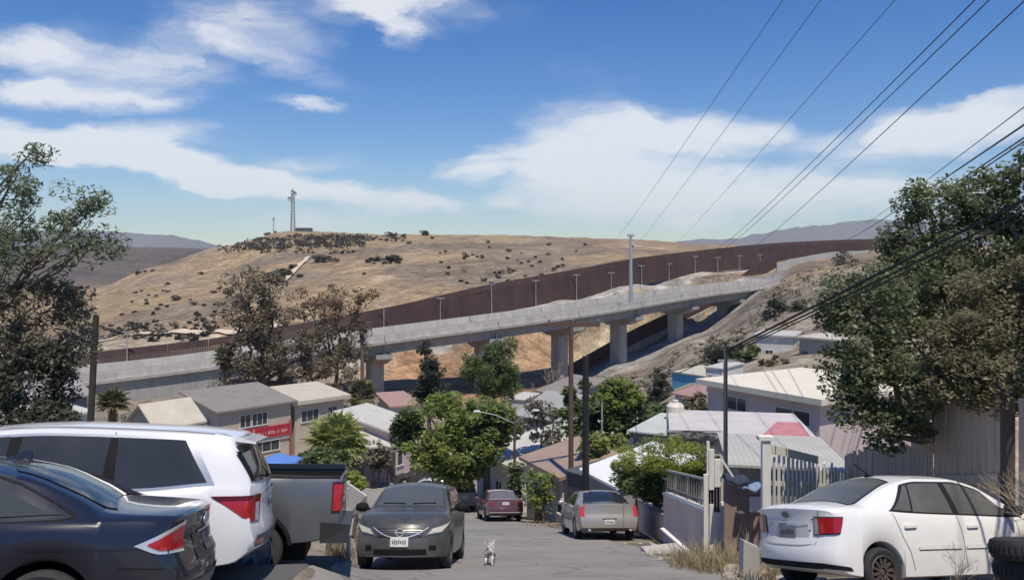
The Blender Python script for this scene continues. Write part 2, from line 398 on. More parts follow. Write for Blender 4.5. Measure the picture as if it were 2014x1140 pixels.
    bp = N.new('ShaderNodeBump'); bp.inputs['Strength'].default_value = .6; bp.inputs['Distance'].default_value = .08; L.new(bn.outputs[0], bp.inputs['Height']); L.new(bp.outputs[0], b.inputs['Normal'])
    me.materials.append(m)
    tag(link(bpy.data.objects.new('ground', me)), kind='structure')
build_ground()

# ------------------------------------------------------------------ the street
_rl = pchip([-40, 0, 12, 18, 24, 30, 37, 45, 52, 60, 70], [-2.6, -2.6, -2.7, -2.8, -3.0, -3.6, -5, -7.6, -11, -17, -27])
_rr = pchip([-40, 0, 12, 18, 24, 30, 37, 45, 52, 60, 70], [4.0, 3.9, 3.7, 3.4, 2.9, 2.0, .7, -1.5, -3.6, -5.5, -7])
def strip(name, ys, left, right, lift, m, nx=10, wob=0.0, kind='structure', parent=None):
    vs, fs = [], []
    for j, y in enumerate(ys):
        for i in range(nx + 1):
            l, r = float(left(y)), float(right(y))
            if wob: l += wob * math.sin(y * 1.7 + math.sin(y * 3.1)); r += wob * math.sin(y * 2.1 + 2 * math.sin(y * 1.3))
            x = l + (r - l) * i / nx
            vs.append((x, y, float(gz(np.array([x]), np.array([y]))[0]) + lift))
    for j in range(len(ys) - 1):
        for i in range(nx):
            k = j * (nx + 1) + i; fs.append((k, k + 1, k + nx + 2, k + nx + 1))
    return tag(mesh_obj(name, vs, fs, m, parent, 180), kind=kind)
def asphalt_mat():
    # sun-bleached wheel tracks, dust and a web of thin cracks on top of the plain asphalt
    m = ASPHALT.copy(); m.name = 'cracked_asphalt'; N, L = m.node_tree.nodes, m.node_tree.links
    b = N['Principled BSDF']; src = b.inputs['Base Color'].links[0].from_socket
    tc = N.new('ShaderNodeTexCoord'); n = N.new('ShaderNodeTexNoise'); n.inputs['Scale'].default_value = .9; n.inputs['Detail'].default_value = 6; L.new(tc.outputs['Object'], n.inputs['Vector'])
    ad = N.new('ShaderNodeVectorMath'); ad.operation = 'MULTIPLY_ADD'; L.new(n.outputs['Color'], ad.inputs[0]); ad.inputs[1].default_value = (.9, .9, .9); L.new(tc.outputs['Object'], ad.inputs[2])
    v = N.new('ShaderNodeTexVoronoi'); v.feature = 'DISTANCE_TO_EDGE'; v.inputs['Scale'].default_value = .38; L.new(ad.outputs[0], v.inputs['Vector'])
    mr = N.new('ShaderNodeMapRange'); mr.inputs['From Min'].default_value = .004; mr.inputs['From Max'].default_value = .016; mr.inputs['To Min'].default_value = .55; mr.inputs['To Max'].default_value = 0; L.new(v.outputs['Distance'], mr.inputs['Value'])
    x = N.new('ShaderNodeMix'); x.data_type = 'RGBA'; L.new(mr.outputs[0], x.inputs['Factor']); L.new(src, x.inputs[6]); x.inputs[7].default_value = (.09, .085, .08, 1)
    d = N.new('ShaderNodeTexNoise'); d.inputs['Scale'].default_value = .22; d.inputs['Detail'].default_value = 8; d.inputs['Roughness'].default_value = .7
    mp = N.new('ShaderNodeMapping'); mp.inputs['Scale'].default_value = (1.6, .5, 1); L.new(tc.outputs['Object'], mp.inputs[0]); L.new(mp.outputs[0], d.inputs['Vector'])
    m2 = N.new('ShaderNodeMapRange'); m2.inputs['From Min'].default_value = .48; m2.inputs['From Max'].default_value = .72; m2.inputs['To Max'].default_value = .6; L.new(d.outputs[0], m2.inputs['Value'])
    y = N.new('ShaderNodeMix'); y.data_type = 'RGBA'; L.new(m2.outputs[0], y.inputs['Factor']); L.new(x.outputs[2], y.inputs[6]); y.inputs[7].default_value = (.36, .33, .285, 1)
    L.new(y.outputs[2], b.inputs['Base Color'])
    return m
strip('road', np.arange(-38, 70.1, .8), _rl, _rr, .012, asphalt_mat(), 10, .10)
# the paved apron where the three cars stand
strip('parking_apron', np.arange(-6, 13.6, .25), lambda y: -14, lambda y: -2.42, .03, mat('apron_asphalt', (.115, .112, .11), .9, .6, .8, (.075, .073, .072), bump=.4, bscale=50), 40)
# tarred repairs and cracks crossing the road
for (x, y, ln, a, w) in ((.6, 13.0, 2.4, 8, .05), (1.5, 15.5, 2.0, -14, .04), (.9, 10.4, 1.7, 62, .03), (-.4, 17.5, 2.6, 4, .05), (2.2, 12.2, 1.2, 40, .03)):
    vs, fs = [], []
    for k in range(15):
        t = k / 14 - .5; px_ = x + math.cos(R(a)) * ln * t + .06 * math.sin(k * 1.9 + x); py_ = y + math.sin(R(a)) * ln * t + .09 * math.sin(k * 1.3 + y)
        for s in (-1, 1):
            xx, yy = px_ - math.sin(R(a)) * w * s * (.6 + .4 * math.sin(k * 2.7)), py_ + math.cos(R(a)) * w * s
            vs.append((xx, yy, G(xx, yy) + .016))
        if k: fs.append((2 * k - 2, 2 * k, 2 * k + 1, 2 * k - 1))
    tag(mesh_obj('road_repair', vs, fs, mat('tar', (.36, .34, .32), .9, .5, 5)), kind='structure')

def trail(name, pts, w, m, lift=.12):
    """a worn path laid over the slope through (column, distance) points"""
    P = [GP(px, d) for px, d in pts]; Q = []
    for i in range(len(P) - 1):
        for k in range(8): Q.append(P[i].lerp(P[i + 1], k / 8))
    Q.append(P[-1]); vs, fs = [], []
    for i, q in enumerate(Q):
        d = (Q[min(i + 1, len(Q) - 1)] - Q[max(i - 1, 0)]); s = Vector((d.y, -d.x, 0)).normalized()
        for k in (-1, -.33, .33, 1):
            p = q + s * (w / 2 * k); vs.append((p.x, p.y, G(p.x, p.y) + lift + (.35 if p.y > 200 else .2)))
        if i:
            for k in range(3): a = (i - 1) * 4 + k; fs.append((a, a + 1, a + 5, a + 4))
    tag(mesh_obj(name, vs, fs, m, None, 180), kind='structure')
PALE_EARTH = mat('pale_earth', (.60, .51, .38), .95, .5, .3, (.46, .38, .27))
trail('path', [(556, 300), (575, 330), (592, 362), (606, 400)], 2.2, PALE_EARTH, .35)
trail('path', [(150, 215), (280, 208), (420, 200), (560, 196)], 4.0, PALE_EARTH, .25)

# ------------------------------------------------------------------ far mountains
def mountain(prof, d0, thick, seed):
    xs = np.linspace(prof[0][0], prof[-1][0], 160); f = pchip([p[0] for p in prof], [p[1] for p in prof])
    vs, fs, nr = [], [], 12
    for j in range(nr):
        t = j / (nr - 1)
        for x in xs:
            d = d0 + thick * t; h = (HY - float(f(x))) / F * d0
            s = math.sin(math.pi * min(1, t * 1.0) ** .8) if t < .62 else math.sin(math.pi * t ** .8)
            rug = (float(vnoise(np.array([x / 14.]), np.array([t * 9 + seed]), seed)[0]) - .5) * .16 + (float(vnoise(np.array([x / 45.]), np.array([t * 4.]), seed + 3)[0]) - .5) * .22
            X = (x - CX) / F * d0
            vs.append((X, d, -30 + (h + 30) * max(0, s) * (1 + rug * (1 - s * .55))))
    n = len(xs)
    for j in range(nr - 1):
        for i in range(n - 1): k = j * n + i; fs.append((k, k + 1, k + n + 1, k + n))
    tag(mesh_obj('mountain', vs, fs, mat('mountain_rock', (.17, .15, .13), .95, .6, .004, (.11, .10, .09)), None, 180), kind='structure')
mountain([(1180, 500), (1330, 474), (1430, 463), (1500, 462), (1560, 449), (1630, 436), (1680, 433), (1740, 426), (1800, 420), (1900, 425), (2050, 440), (2300, 455), (2600, 500)], 5200, 1500, 4)
mountain([(-500, 500), (-200, 452), (0, 446), (150, 452), (250, 457), (300, 464), (350, 476), (430, 486), (520, 500)], 5000, 1200, 9)
# ------------------------------------------------------------------ viaduct
# photo column, distance, row of the near parapet's top edge
BR = [(-420, 92, 816), (-150, 103, 782), (0, 108, 757), (190, 115, 734), (420, 121, 706), (720, 131, 663), (1130, 151, 610), (1400, 186, 569), (1570, 214, 550), (1660, 232, 540)]
_s = np.arange(len(BR), dtype=float)
_bx = pchip(_s, [XD(p, d) for p, d, r in BR]); _by = pchip(_s, [d for p, d, r in BR]); _bz = pchip(_s, [(HY - r) / F * d for p, d, r in BR])
def bridge_frame(s):
    e = .02
    p = Vector((float(_bx(s)), float(_by(s)), float(_bz(s))))
    t = Vector((float(_bx(s + e) - _bx(s - e)), float(_by(s + e) - _by(s - e)), 0)).normalized()
    return p, t, Vector((-t.y, t.x, 0))          # near edge, along, across (towards the far side)
def s_at_px(px):
    lo, hi = 0.02, len(BR) - 1.02
    for _ in range(50):
        m = (lo + hi) / 2; p = bridge_frame(m)[0]
        if CX + F * p.x / p.y < px: lo = m
        else: hi = m
    return (lo + hi) / 2
def sweep(name, prof, s0, s1, m, parent, n=20):
    """prof: closed list of (across, up) relative to the near parapet's top"""
    vs, fs, k = [], [], len(prof)
    for i in range(n + 1):
        p, t, c = bridge_frame(s0 + (s1 - s0) * i / n)
        vs += [p + c * a + Vector((0, 0, u)) for a, u in prof]
    for i in range(n):
        for j in range(k): fs.append((i * k + j, i * k + (j + 1) % k, (i + 1) * k + (j + 1) % k, (i + 1) * k + j))
    fs += [tuple(range(k))[::-1], tuple(n * k + j for j in range(k))]
    return mesh_obj(name, vs, fs, m, parent)
PIERS = [(757, 1.25), (980, 1.4), (1138, 1.2), (1260, 1.25), (1370, 1.3), (1462, 1.0)]
def build_bridge():
    b = thing('viaduct', 'long grey concrete viaduct climbing past the brown border wall on tall piers', 'bridge')
    sa, sb = 0.05, s_at_px(1572)
    cuts = [sa] + [s_at_px(p) for p in (120, 440)] + [s_at_px(p) for p, w in PIERS] + [sb]
    for i in range(len(cuts) - 1):
        a, c = cuts[i] + .002, cuts[i + 1] - .002
        n = 10
        sweep('parapet', [(0, -.15), (.28, -.15), (.42, -1.05), (-.05, -1.05)], a, c, CONC_PALE, b, n)
        sweep('deck', [(-.55, -1.05), (11.6, -1.05), (11.6, -1.5), (-.55, -1.5)], a, c, CONC, b, n)
        sweep('roadway', [(.5, -1.02), (10.8, -1.02), (10.8, -1.046), (.5, -1.046)], a, c, ASPHALT, b, n)
        sweep('far_parapet', [(11.0, .1), (11.25, .1), (11.35, -1.05), (10.85, -1.05)], a, c, CONC_PALE, b, n)
        if i >= 2:
            for off in (.75, 4.4, 8.1): sweep('girder', [(off, -1.5), (off + 1.6, -1.5), (off + 1.35, -3.25), (off + .25, -3.25)], a, c, CONC_DARK, b, n)
        else:
            sweep('embankment_wall', [(.1, -1.5), (11.2, -1.5), (11.2, -14), (.1, -14)], a, c, CONC_DARK, b, n)
    for px, wd in PIERS:
        p, t, c = bridge_frame(s_at_px(px))
        zc = p.z - 3.25
        base = p + c * 5.6; g = min(G(base.x + dx, base.y + dy) for dx in (-2, 2) for dy in (-2, 2)) - .6
        q = MB()
        def at(a, u, z): w = p + t * a + c * u; return (w.x, w.y, z)
        ring = [(-wd, 4.4), (-wd + .3, 4.0), (wd - .3, 4.0), (wd, 4.4), (wd, 6.5), (wd - .3, 6.9), (-wd + .3, 6.9), (-wd, 6.5)]
        vs = [at(a, u, g) for a, u in ring] + [at(a, u, zc - 1.2) for a, u in ring]
        q.add(vs, [tuple(range(8))[::-1], tuple(range(8, 16))] + [(i, (i + 1) % 8, 8 + (i + 1) % 8, 8 + i) for i in range(8)])
        q.build('pier', CONC, b)
        k = MB(); cw = wd + .15
        vs = []
        for a in (-cw, cw): vs += [at(a, .15, zc + .02), at(a, 11.0, zc + .02), at(a, 11.0, zc - .75), at(a, 7.4, zc - 1.9), at(a, 3.4, zc - 1.9), at(a, .15, zc - .75)]
        k.add(vs, [(5, 4, 3, 2, 1, 0), (6, 7, 8, 9, 10, 11)] + [(i, (i + 1) % 6, 6 + (i + 1) % 6, 6 + i) for i in range(6)])
        k.build('pier_cap', CONC_DARK, b)
    p, t, c = bridge_frame(sb)
    MB().hexa([p + t * a + c * u + Vector((0, 0, z)) for z in (-7, -1.6) for a, u in ((-.3, .3), (3, .3), (3, 11.2), (-.3, 11.2))]).build('abutment', CONC_DARK, b)
    sweep('approach_slab', [(0, -1.04), (11, -1.04), (11, -2.2), (0, -2.2)], sb + .01, len(BR) - 1.05, CONC, b, 8)
    sweep('approach_parapet', [(0, -.2), (.25, -.2), (.3, -1.04), (0, -1.04)], sb + .01, len(BR) - 1.05, CONC_PALE, b, 8)
build_bridge()

# ------------------------------------------------------------------ border walls of square steel posts
def wall_path(pts):
    s = np.arange(len(pts), dtype=float)
    fx = pchip(s, [XD(p[0], p[1]) for p in pts]); fy = pchip(s, [p[1] for p in pts]); ft = pchip(s, [(HY - p[2]) / F * p[1] for p in pts]); fh = pchip(s, [p[3] for p in pts])
    ss = np.linspace(0, len(pts) - 1, 700)
    x, y = fx(ss), fy(ss); L = np.concatenate([[0], np.cumsum(np.hypot(np.diff(x), np.diff(y)))])
    return L, x, y, ft(ss), fh(ss)
def border_wall(label, pts, panel=7.2, step=.30, wd=.22, base=None):
    L, x, y, zt, hh = wall_path(pts)
    w = thing('border_wall', label, 'wall', (float(x[0]), float(y[0]), float(zt[0] - hh[0])))
    o = Vector(w.location)
    def at(l):
        return Vector((float(np.interp(l, L, x)), float(np.interp(l, L, y)), float(np.interp(l, L, zt)))) - o, float(np.interp(l, L, hh))
    l = 0.0
    while l + panel <= L[-1]:
        q = MB(); n = int(panel / step)
        for k in range(n):
            c = l + (k + .5) * panel / n; p, h = at(c)
            p2, _ = at(c + .05); t = (p2 - p).normalized(); t.z = 0; t.normalize(); s = Vector((-t.y, t.x, 0)) * wd / 2; t = t * wd / 2
            q.hexa([p + a * t + b * s + Vector((0, 0, z)) for z in (-h, 0) for a, b in ((-1, -1), (1, -1), (1, 1), (-1, 1))])
        a, _ = at(l + .04); b, _ = at(l + panel - .04); t = (b - a).normalized(); s = Vector((-t.y, t.x, 0)).normalized() * .09
        q.hexa([a - s - Vector((0, 0, 1.3)), b - s - Vector((0, 0, 1.3)), b + s - Vector((0, 0, 1.3)), a + s - Vector((0, 0, 1.3)), a - s + Vector((0, 0, .05)), b - s + Vector((0, 0, .05)), b + s + Vector((0, 0, .05)), a + s + Vector((0, 0, .05))])
        q.build('wall_panel', RUST, w)
        if base:
            a, ha = at(l); b, hb = at(l + panel); s = Vector((-t.y, t.x, 0)).normalized() * .45
            MB().hexa([a - s - Vector((0, 0, ha + base)), b - s - Vector((0, 0, hb + base)), b + s - Vector((0, 0, hb + base)), a + s - Vector((0, 0, ha + base)),
                       a - s - Vector((0, 0, ha - .35)), b - s - Vector((0, 0, hb - .35)), b + s - Vector((0, 0, ha - .35)), a + s - Vector((0, 0, ha - .35))]).build('footing', CONC_PALE, w)
        l += panel
    return w
border_wall('tall rust-brown post border wall following the hill behind the viaduct',
            [(-300, 138, 765, 5.5), (0, 146, 716, 5.2), (190, 150, 692, 5), (430, 155, 664, 5.6), (600, 162, 634, 6.4), (760, 170, 605, 6.9), (960, 190, 560, 7.3), (1130, 205, 530, 7.5), (1250, 220, 508, 7.5), (1380, 245, 492, 7.2), (1500, 275, 480, 7.4), (1600, 300, 474, 7), (1730, 320, 470, 6), (1900, 332, 470, 5)])
border_wall('rust-brown border wall on a concrete footing passing under the viaduct',
            [(1112, 165, 722, 3.4), (1155, 171, 698, 3.4), (1250, 186, 646, 3.6), (1360, 207, 595, 3.9), (1440, 231, 553, 4.2), (1500, 250, 512, 5), (1535, 266, 494, 5)], base=3.5)

# concrete retaining wall below the border wall on the right
def retaining(label, pts, th, m, name='retaining_wall', cat='wall'):
    w = thing(name, label, cat, (XD(pts[0][0], pts[0][1]), pts[0][1], (HY - pts[0][3]) / F * pts[0][1])); o = Vector(w.location)
    for i in range(len(pts) - 1):
        (p0, d0, t0, b0), (p1, d1, t1, b1) = pts[i], pts[i + 1]
        A, B, C, D = V(p0, b0, d0) - o, V(p1, b1, d1) - o, V(p1, t1, d1) - o, V(p0, t0, d0) - o
        n = Vector((0, th, 0)); g = (B - A) * .002
        MB().hexa([A + g, B - g, B - g + n, A + g + n, D + g, C - g, C - g + n, D + g + n]).build('wall_panel', m, w)
    return w
retaining('pale concrete retaining wall below the border wall beyond the viaduct end', [(1528, 252, 520, 540), (1560, 256, 510, 540), (1600, 260, 501, 542), (1640, 264, 495, 540), (1690, 268, 493, 525), (1740, 272, 492, 515)], .6, mat('retaining_concrete', (.42, .43, .41), .85, .6, .3, (.30, .31, .29)))
retaining('sloping concrete apron wall climbing the hillside beneath the viaduct piers', [(1230, 150, 752, 778), (1290, 156, 716, 745), (1360, 166, 682, 712), (1440, 182, 634, 668), (1500, 196, 600, 632)], 1.2, CONC)
retaining('short pale concrete kerb wall on the hillside beside the dark bushy trees', [(1598, 150, 566, 574), (1640, 152, 562, 572), (1680, 156, 564, 574)], .6, CONC_PALE)

# ------------------------------------------------------------------ border-road lamp poles
def lamp_pole(px, top, bot, d, label, r=.12, arm=True):
    if px < 1700: d = float(np.interp(px, [190, 430, 600, 760, 960, 1130, 1250, 1380, 1500], [150, 155, 162, 170, 190, 205, 220, 245, 268])) - 1.6
    b = Vector((XD(px, d), d, G(XD(px, d), d))); h = (HY - top) / F * d - b.z; g = b.z
    t = thing('lamp_pole', label, 'lamp pole', (b.x, b.y, g), group='lamp poles along the border road')
    MB().tube([(0, 0, -.3), (0, 0, h)], [r, r * .6], 6).build('pole', GALV, t)
    if arm: MB().box(-.9, .9, -.09, .09, h - .12, h + .06).build('lamp_head', GALV, t)
LP_LABEL = 'slim galvanised lamp pole with a short crosswise head in front of the border wall'
for px, top, bot, d in [(250, 652, 716, 136), (628, 618, 676, 143), (755, 598, 648, 150), (866, 586, 634, 158), (967, 558, 616, 166), (1054, 551, 606, 174), (1134, 540, 598, 183), (1202, 536, 584, 192),
                        (1262, 522, 575, 201), (1316, 518, 562, 212), (1367, 504, 552, 226), (1412, 506, 545, 236), (1455, 503, 540, 246), (1495, 500, 540, 254), (1732, 466, 494, 300)]:
    lamp_pole(px, top, bot, d, LP_LABEL)
def deck_mast():
    p, t, c = bridge_frame(s_at_px(1248)); b = p + c * .9 + Vector((0, 0, -1.05)); top = (HY - 465) / F * p.y
    o = thing('lamp_mast', 'thick grey mast standing on the viaduct deck above the piers', 'mast', b)
    MB().tube([(0, 0, 0), (0, 0, top - b.z)], [.42, .26], 10).build('pole', GALV, o)
    MB().box(-.7, .7, -.3, .3, top - b.z, top - b.z + .45).build('lamp_head', GALV, o)
    MB().box(-1.5, 1.5, -.5, .5, -.12, .25).build('base_plate', CONC, o)
deck_mast()

# ------------------------------------------------------------------ antenna site on the hilltop
STEEL_FAR = mat('tower_steel', (.36, .37, .38), .6, metal=.2)
def lattice_tower():
    b = GP(576, 535); H = (452 - 374) / F * 535
    t = thing('lattice_tower', 'tall steel lattice antenna tower on the bare hilltop', 'tower', b)
    w0, w1 = 2.6, 1.3
    for sx, sy in ((-1, -1), (1, -1), (1, 1), (-1, 1)):
        MB().bar((sx * w0 / 2, sy * w0 / 2, -1), (sx * w1 / 2, sy * w1 / 2, H), .32).build('leg', STEEL_FAR, t)
    q = MB()
    for k in range(13):
        z0, z1 = H * k / 13, H * (k + 1) / 13; a, c = (w0 + (w1 - w0) * k / 13) / 2, (w0 + (w1 - w0) * (k + 1) / 13) / 2
        for (x0, y0, x1, y1) in ((-1, -1, 1, -1), (1, -1, 1, 1), (1, 1, -1, 1), (-1, 1, -1, -1)):
            q.bar((x0 * a, y0 * a, z0), (x1 * c, y1 * c, z1), .16).bar((x1 * a, y1 * a, z0), (x0 * c, y0 * c, z1), .16)
    q.build('bracing', STEEL_FAR, t)
    for x, z, r in ((-1.6, H * .80, 1.5), (1.5, H * .93, 1.6), (.2, H * .98, 1.3)):
        MB().lathe([(0, .25), (r * .6, .15), (r, -.25), (r * .95, -.35), (r * .5, -.05), (0, .05)], 12, 'y', (x, -1.4, z), close=False).build('dish_antenna', STEEL_FAR, t, 40)
    MB().tube([(0, 0, H - .5), (0, 0, H + 3)], .14, 5).build('spike', STEEL_FAR, t)
    b2 = GP(538, 530); h2 = (450 - 418) / F * 530
    m = thing('radio_mast', 'thin radio mast left of the lattice tower on the hilltop', 'mast', b2)
    MB().tube([(0, 0, -1), (0, 0, h2)], [.32, .26], 6).build('pole', STEEL_FAR, m)
    MB().box(-.55, .55, -.4, .4, h2 - 2.2, h2).build('antenna', STEEL_FAR, m)
    b3 = GP(598, 533)
    s = thing('equipment_hut', 'long low dark equipment hut beside the lattice tower', 'hut', b3)
    MB().box(-5.2, 5.2, -1.6, 1.6, -1, 1.7).build('wall', mat('hut_wall', (.10, .105, .12), .8, .3, .5), s)
    MB().hexa([(-5.5, -1.9, 1.7), (5.5, -1.9, 1.7), (5.5, 1.9, 1.7), (-5.5, 1.9, 1.7), (-5.3, -1.2, 2.3), (4.6, -1.2, 2.3), (4.6, 1.2, 2.3), (-5.3, 1.2, 2.3)]).build('roof', mat('hut_roof', (.09, .10, .125), .7), s)
lattice_tower()
# ------------------------------------------------------------------ houses
def corrugated(name, col, col2, pitch=14.0, var=.6, rough=.55, metal=.0):
    if name in MATS: return MATS[name]
    m = mat(name, col, rough, var, .8, col2, metal=metal)
    N, L = m.node_tree.nodes, m.node_tree.links
    tc = N.new('ShaderNodeTexCoord'); w = N.new('ShaderNodeTexWave'); w.bands_direction = 'X'; w.inputs['Scale'].default_value = pitch / 6.28
    w.inputs['Distortion'].default_value = .3
    L.new(tc.outputs['Object'], w.inputs['Vector'])
    bp = N.new('ShaderNodeBump'); bp.inputs['Strength'].default_value = .5; bp.inputs['Distance'].default_value = .04
    L.new(w.outputs[0], bp.inputs['Height']); L.new(bp.outputs[0], N['Principled BSDF'].inputs['Normal'])
    return m
ROOF_GREY = corrugated('grey_sheet_roof', (.285, .25, .22), (.20, .175, .155))
ROOF_CREAM = corrugated('cream_roof', (.58, .53, .42), (.42, .375, .29))
ROOF_WHITE = corrugated('white_sheet_roof', (.58, .56, .50), (.40, .385, .345))
ROOF_BROWN = corrugated('brown_roof', (.36, .26, .20), (.27, .19, .15))
STUCCO = {'tan': mat('tan_stucco', (.52, .45, .35), .9, .9, 1, (.42, .36, .28)), 'cream': mat('cream_stucco', (.55, .51, .43), .9, .9, .8, (.42, .39, .33)),
          'white': mat('white_stucco', (.70, .68, .63), .9, .9, .8, (.50, .49, .46)), 'pink': mat('pink_stucco', (.60, .49, .465), .9, .9, .8, (.50, .41, .385)),
          'blue': mat('blue_stucco', (.10, .36, .55), .9, .9, .6, (.16, .40, .52)), 'grey': mat('grey_stucco', (.22, .245, .265), .9, .9, .8, (.16, .18, .19)),
          'green': mat('green_stucco', (.26, .33, .29), .9, .9, .8, (.20, .25, .22)), 'block': mat('concrete_block', (.33, .32, .30), .9, .6, 1.2, (.24, .23, .22))}
FRAME = mat('window_frame', (.62, .61, .58), .7)
DOOR = mat('door_paint', (.10, .075, .06), .7, .4, 2)

def win_on(parent, face, a0, a1, z0, z1, W, D, name='window', bars=1, pane=None, frame=None):
    """a window on the front (y=0), left (x=0) or right (x=W) wall: proud frame, pane set back, mullions"""
    fr = MB(); t, pr = .07, .05
    def P(a, o, z):
        return (a, -o, z) if face == 'front' else ((-o, a, z) if face == 'left' else (W + o, a, z))
    def slab(b, x0, x1, q0, q1, o0, o1):
        c = [P(x0, o0, q0), P(x1, o0, q0), P(x1, o1, q0), P(x0, o1, q0), P(x0, o0, q1), P(x1, o0, q1), P(x1, o1, q1), P(x0, o1, q1)]; b.hexa(c)
    slab(fr, a0, a1, z1 - t, z1, -.05, pr); slab(fr, a0 - .05, a1 + .05, z0 - t, z0, -.05, pr + .05)
    slab(fr, a0, a0 + t, z0, z1 - t, -.05, pr); slab(fr, a1 - t, a1, z0, z1 - t, -.05, pr)
    for k in range(bars):
        m = a0 + (a1 - a0) * (k + 1) / (bars + 1); slab(fr, m - .025, m + .025, z0, z1 - t, -.02, pr - .015)
    w = fr.build(name, frame or FRAME, parent)
    pn = MB(); slab(pn, a0 + t, a1 - t, z0, z1 - t, -.03, .012); pn.build('pane', pane or DARK_PANE, w)
    return w
def house(name, label, A, B, depth, base, zf, zb, wall, roof, over=.35, thick=.14, front=(), left=(), right=(), doors=(), ridge=None, cat='house', drop=3.0, group=None):
    """A->B is the front wall's foot line seen from the street; zf/zb are the eave heights (world z) at front and back"""
    A, B = Vector((A[0], A[1], 0)), Vector((B[0], B[1], 0)); W = (B - A).length
    ang = math.atan2(B.y - A.y, B.x - A.x)
    h = thing(name, label, cat, (A.x, A.y, base), (0, 0, ang), group)
    f, k = zf - base, zb - base
    if ridge is None:
        MB().hexa([(0, 0, -drop), (W, 0, -drop), (W, depth, -drop), (0, depth, -drop), (0, 0, f), (W, 0, f), (W, depth, k), (0, depth, k)]).build('wall', wall, h)
        s = (k - f) / depth; o = over
        MB().hexa([(-o, -o, f - s * o + .003), (W + o, -o, f - s * o + .003), (W + o, depth + o, k + s * o + .003), (-o, depth + o, k + s * o + .003),
                   (-o, -o, f - s * o + thick), (W + o, -o, f - s * o + thick), (W + o, depth + o, k + s * o + thick), (-o, depth + o, k + s * o + thick)]).build('roof', roof, h)
    else:
        q = MB(); r = ridge - base; o = over
        if True:   # gable towards the street
            q.add([(0, 0, -drop), (W, 0, -drop), (W, depth, -drop), (0, depth, -drop), (0, 0, f), (W, 0, f), (W, depth, f), (0, depth, f), (W / 2, 0, r), (W / 2, depth, r)],
                  [(0, 1, 5, 8, 4), (2, 3, 7, 9, 6), (1, 2, 6, 5), (3, 0, 4, 7), (4, 8, 9, 7), (8, 5, 6, 9), (0, 3, 2, 1)])
        q.build('wall', wall, h)
        s = (r - f) / (W / 2)
        for sg in (0, 1):
            x0, x1 = (-o, W / 2) if sg == 0 else (W + o, W / 2)
            z0, z1 = f - s * o, r
            p = [(x0, -o, z0 + .003), (x1, -o, z1 + .003), (x1, depth + o, z1 + .003), (x0, depth + o, z0 + .003)]
            if sg: p = p[::-1]
            MB().hexa(p + [(a, b, c + thick) for a, b, c in p]).build('roof', roof, h)
    for w in front: win_on(h, 'front', *w[:4], W, depth, bars=w[4] if len(w) > 4 else 1)
    for w in left: win_on(h, 'left', *w[:4], W, depth, bars=w[4] if len(w) > 4 else 1)
    for w in right: win_on(h, 'right', *w[:4], W, depth, bars=1)
    for (a0, a1, z1) in doors:
        d = MB().box(a0, a1, -.04, .03, 0, z1).build('door', DOOR, h)
        MB().box(a1 - .16, a1 - .1, -.09, -.04, z1 * .45, z1 * .5).build('handle', CHROME, d)
    return h
def at(px, d): return (XD(px, d), d)

# two-storey shop house with the red banner
h = house('shop_house', 'two-storey tan house with grey sheet roof and a long red banner on its front', at(430, 68), at(572, 73.2), 5.8, -17.1, -12.3, -11.4, STUCCO['tan'], ROOF_GREY, .45, .16,
          front=[(1.9, 3.0, 3.15, 4.25, 1), (3.05, 4.6, 3.15, 4.25, 2), (.9, 2.3, .9, 2.0, 1), (3.2, 5.8, .75, 1.95, 2)], left=[(1.2, 2.0, 3.5, 4.1, 0), (3.6, 4.4, 3.6, 4.2, 0), (1.5, 2.2, 1.0, 1.8, 0)], doors=[(2.5, 3.1, 2.1)])
Wd = 6.9
b = MB().box(.05, Wd - .15, -.22, -.06, 1.98, 2.92).build('banner', mat('red_banner', (.42, .028, .038), .6, .35, 1.5, (.30, .02, .03)), h)
q = MB(); x = .35; rr = random.Random(4)
while x < Wd - .55:
    big = x < 2.0
    hh = rr.uniform(.4, .56) if big else rr.uniform(.22, .32); w = rr.uniform(.09, .16) if big else rr.uniform(.05, .09); z = 2.36 + rr.uniform(-.03, .03)
    if rr.random() < .82:
        q.box(x, x + w * .38, -.236, -.221, z - hh / 2, z + hh / 2).box(x + w * .38, x + w, -.236, -.221, z + rr.choice((-.4, 0, .3)) * hh, z + rr.choice((-.4, 0, .3)) * hh + .05 + .04 * big)
    x += w + (.05 if rr.random() < .85 else .22)
q.build('lettering', mat('sign_white', (.72, .60, .58), .6), b)
MB().box(3.1, 3.16, -.24, -.221, 2.0, 2.9).build('seam', mat('sign_white', (.72, .6, .58)), b)
MB().box(.05, Wd - .15, -.12, -.02, 1.62, 1.96).build('fascia_board', mat('pink_white_paint', (.66, .52, .50), .7, .4, 1), h)
MB().bar((Wd - .08, -.14, -.5), (Wd - .08, -.14, 3.2), .14).build('red_pipe', mat('faded_red', (.33, .10, .09), .7), h)
MB().tube([(0.12, -.1, 1.0), (.1, 1.4, 3.0), (.05, 2.4, 3.1)], .03, 5).build('drain_pipe', BLACK, h)

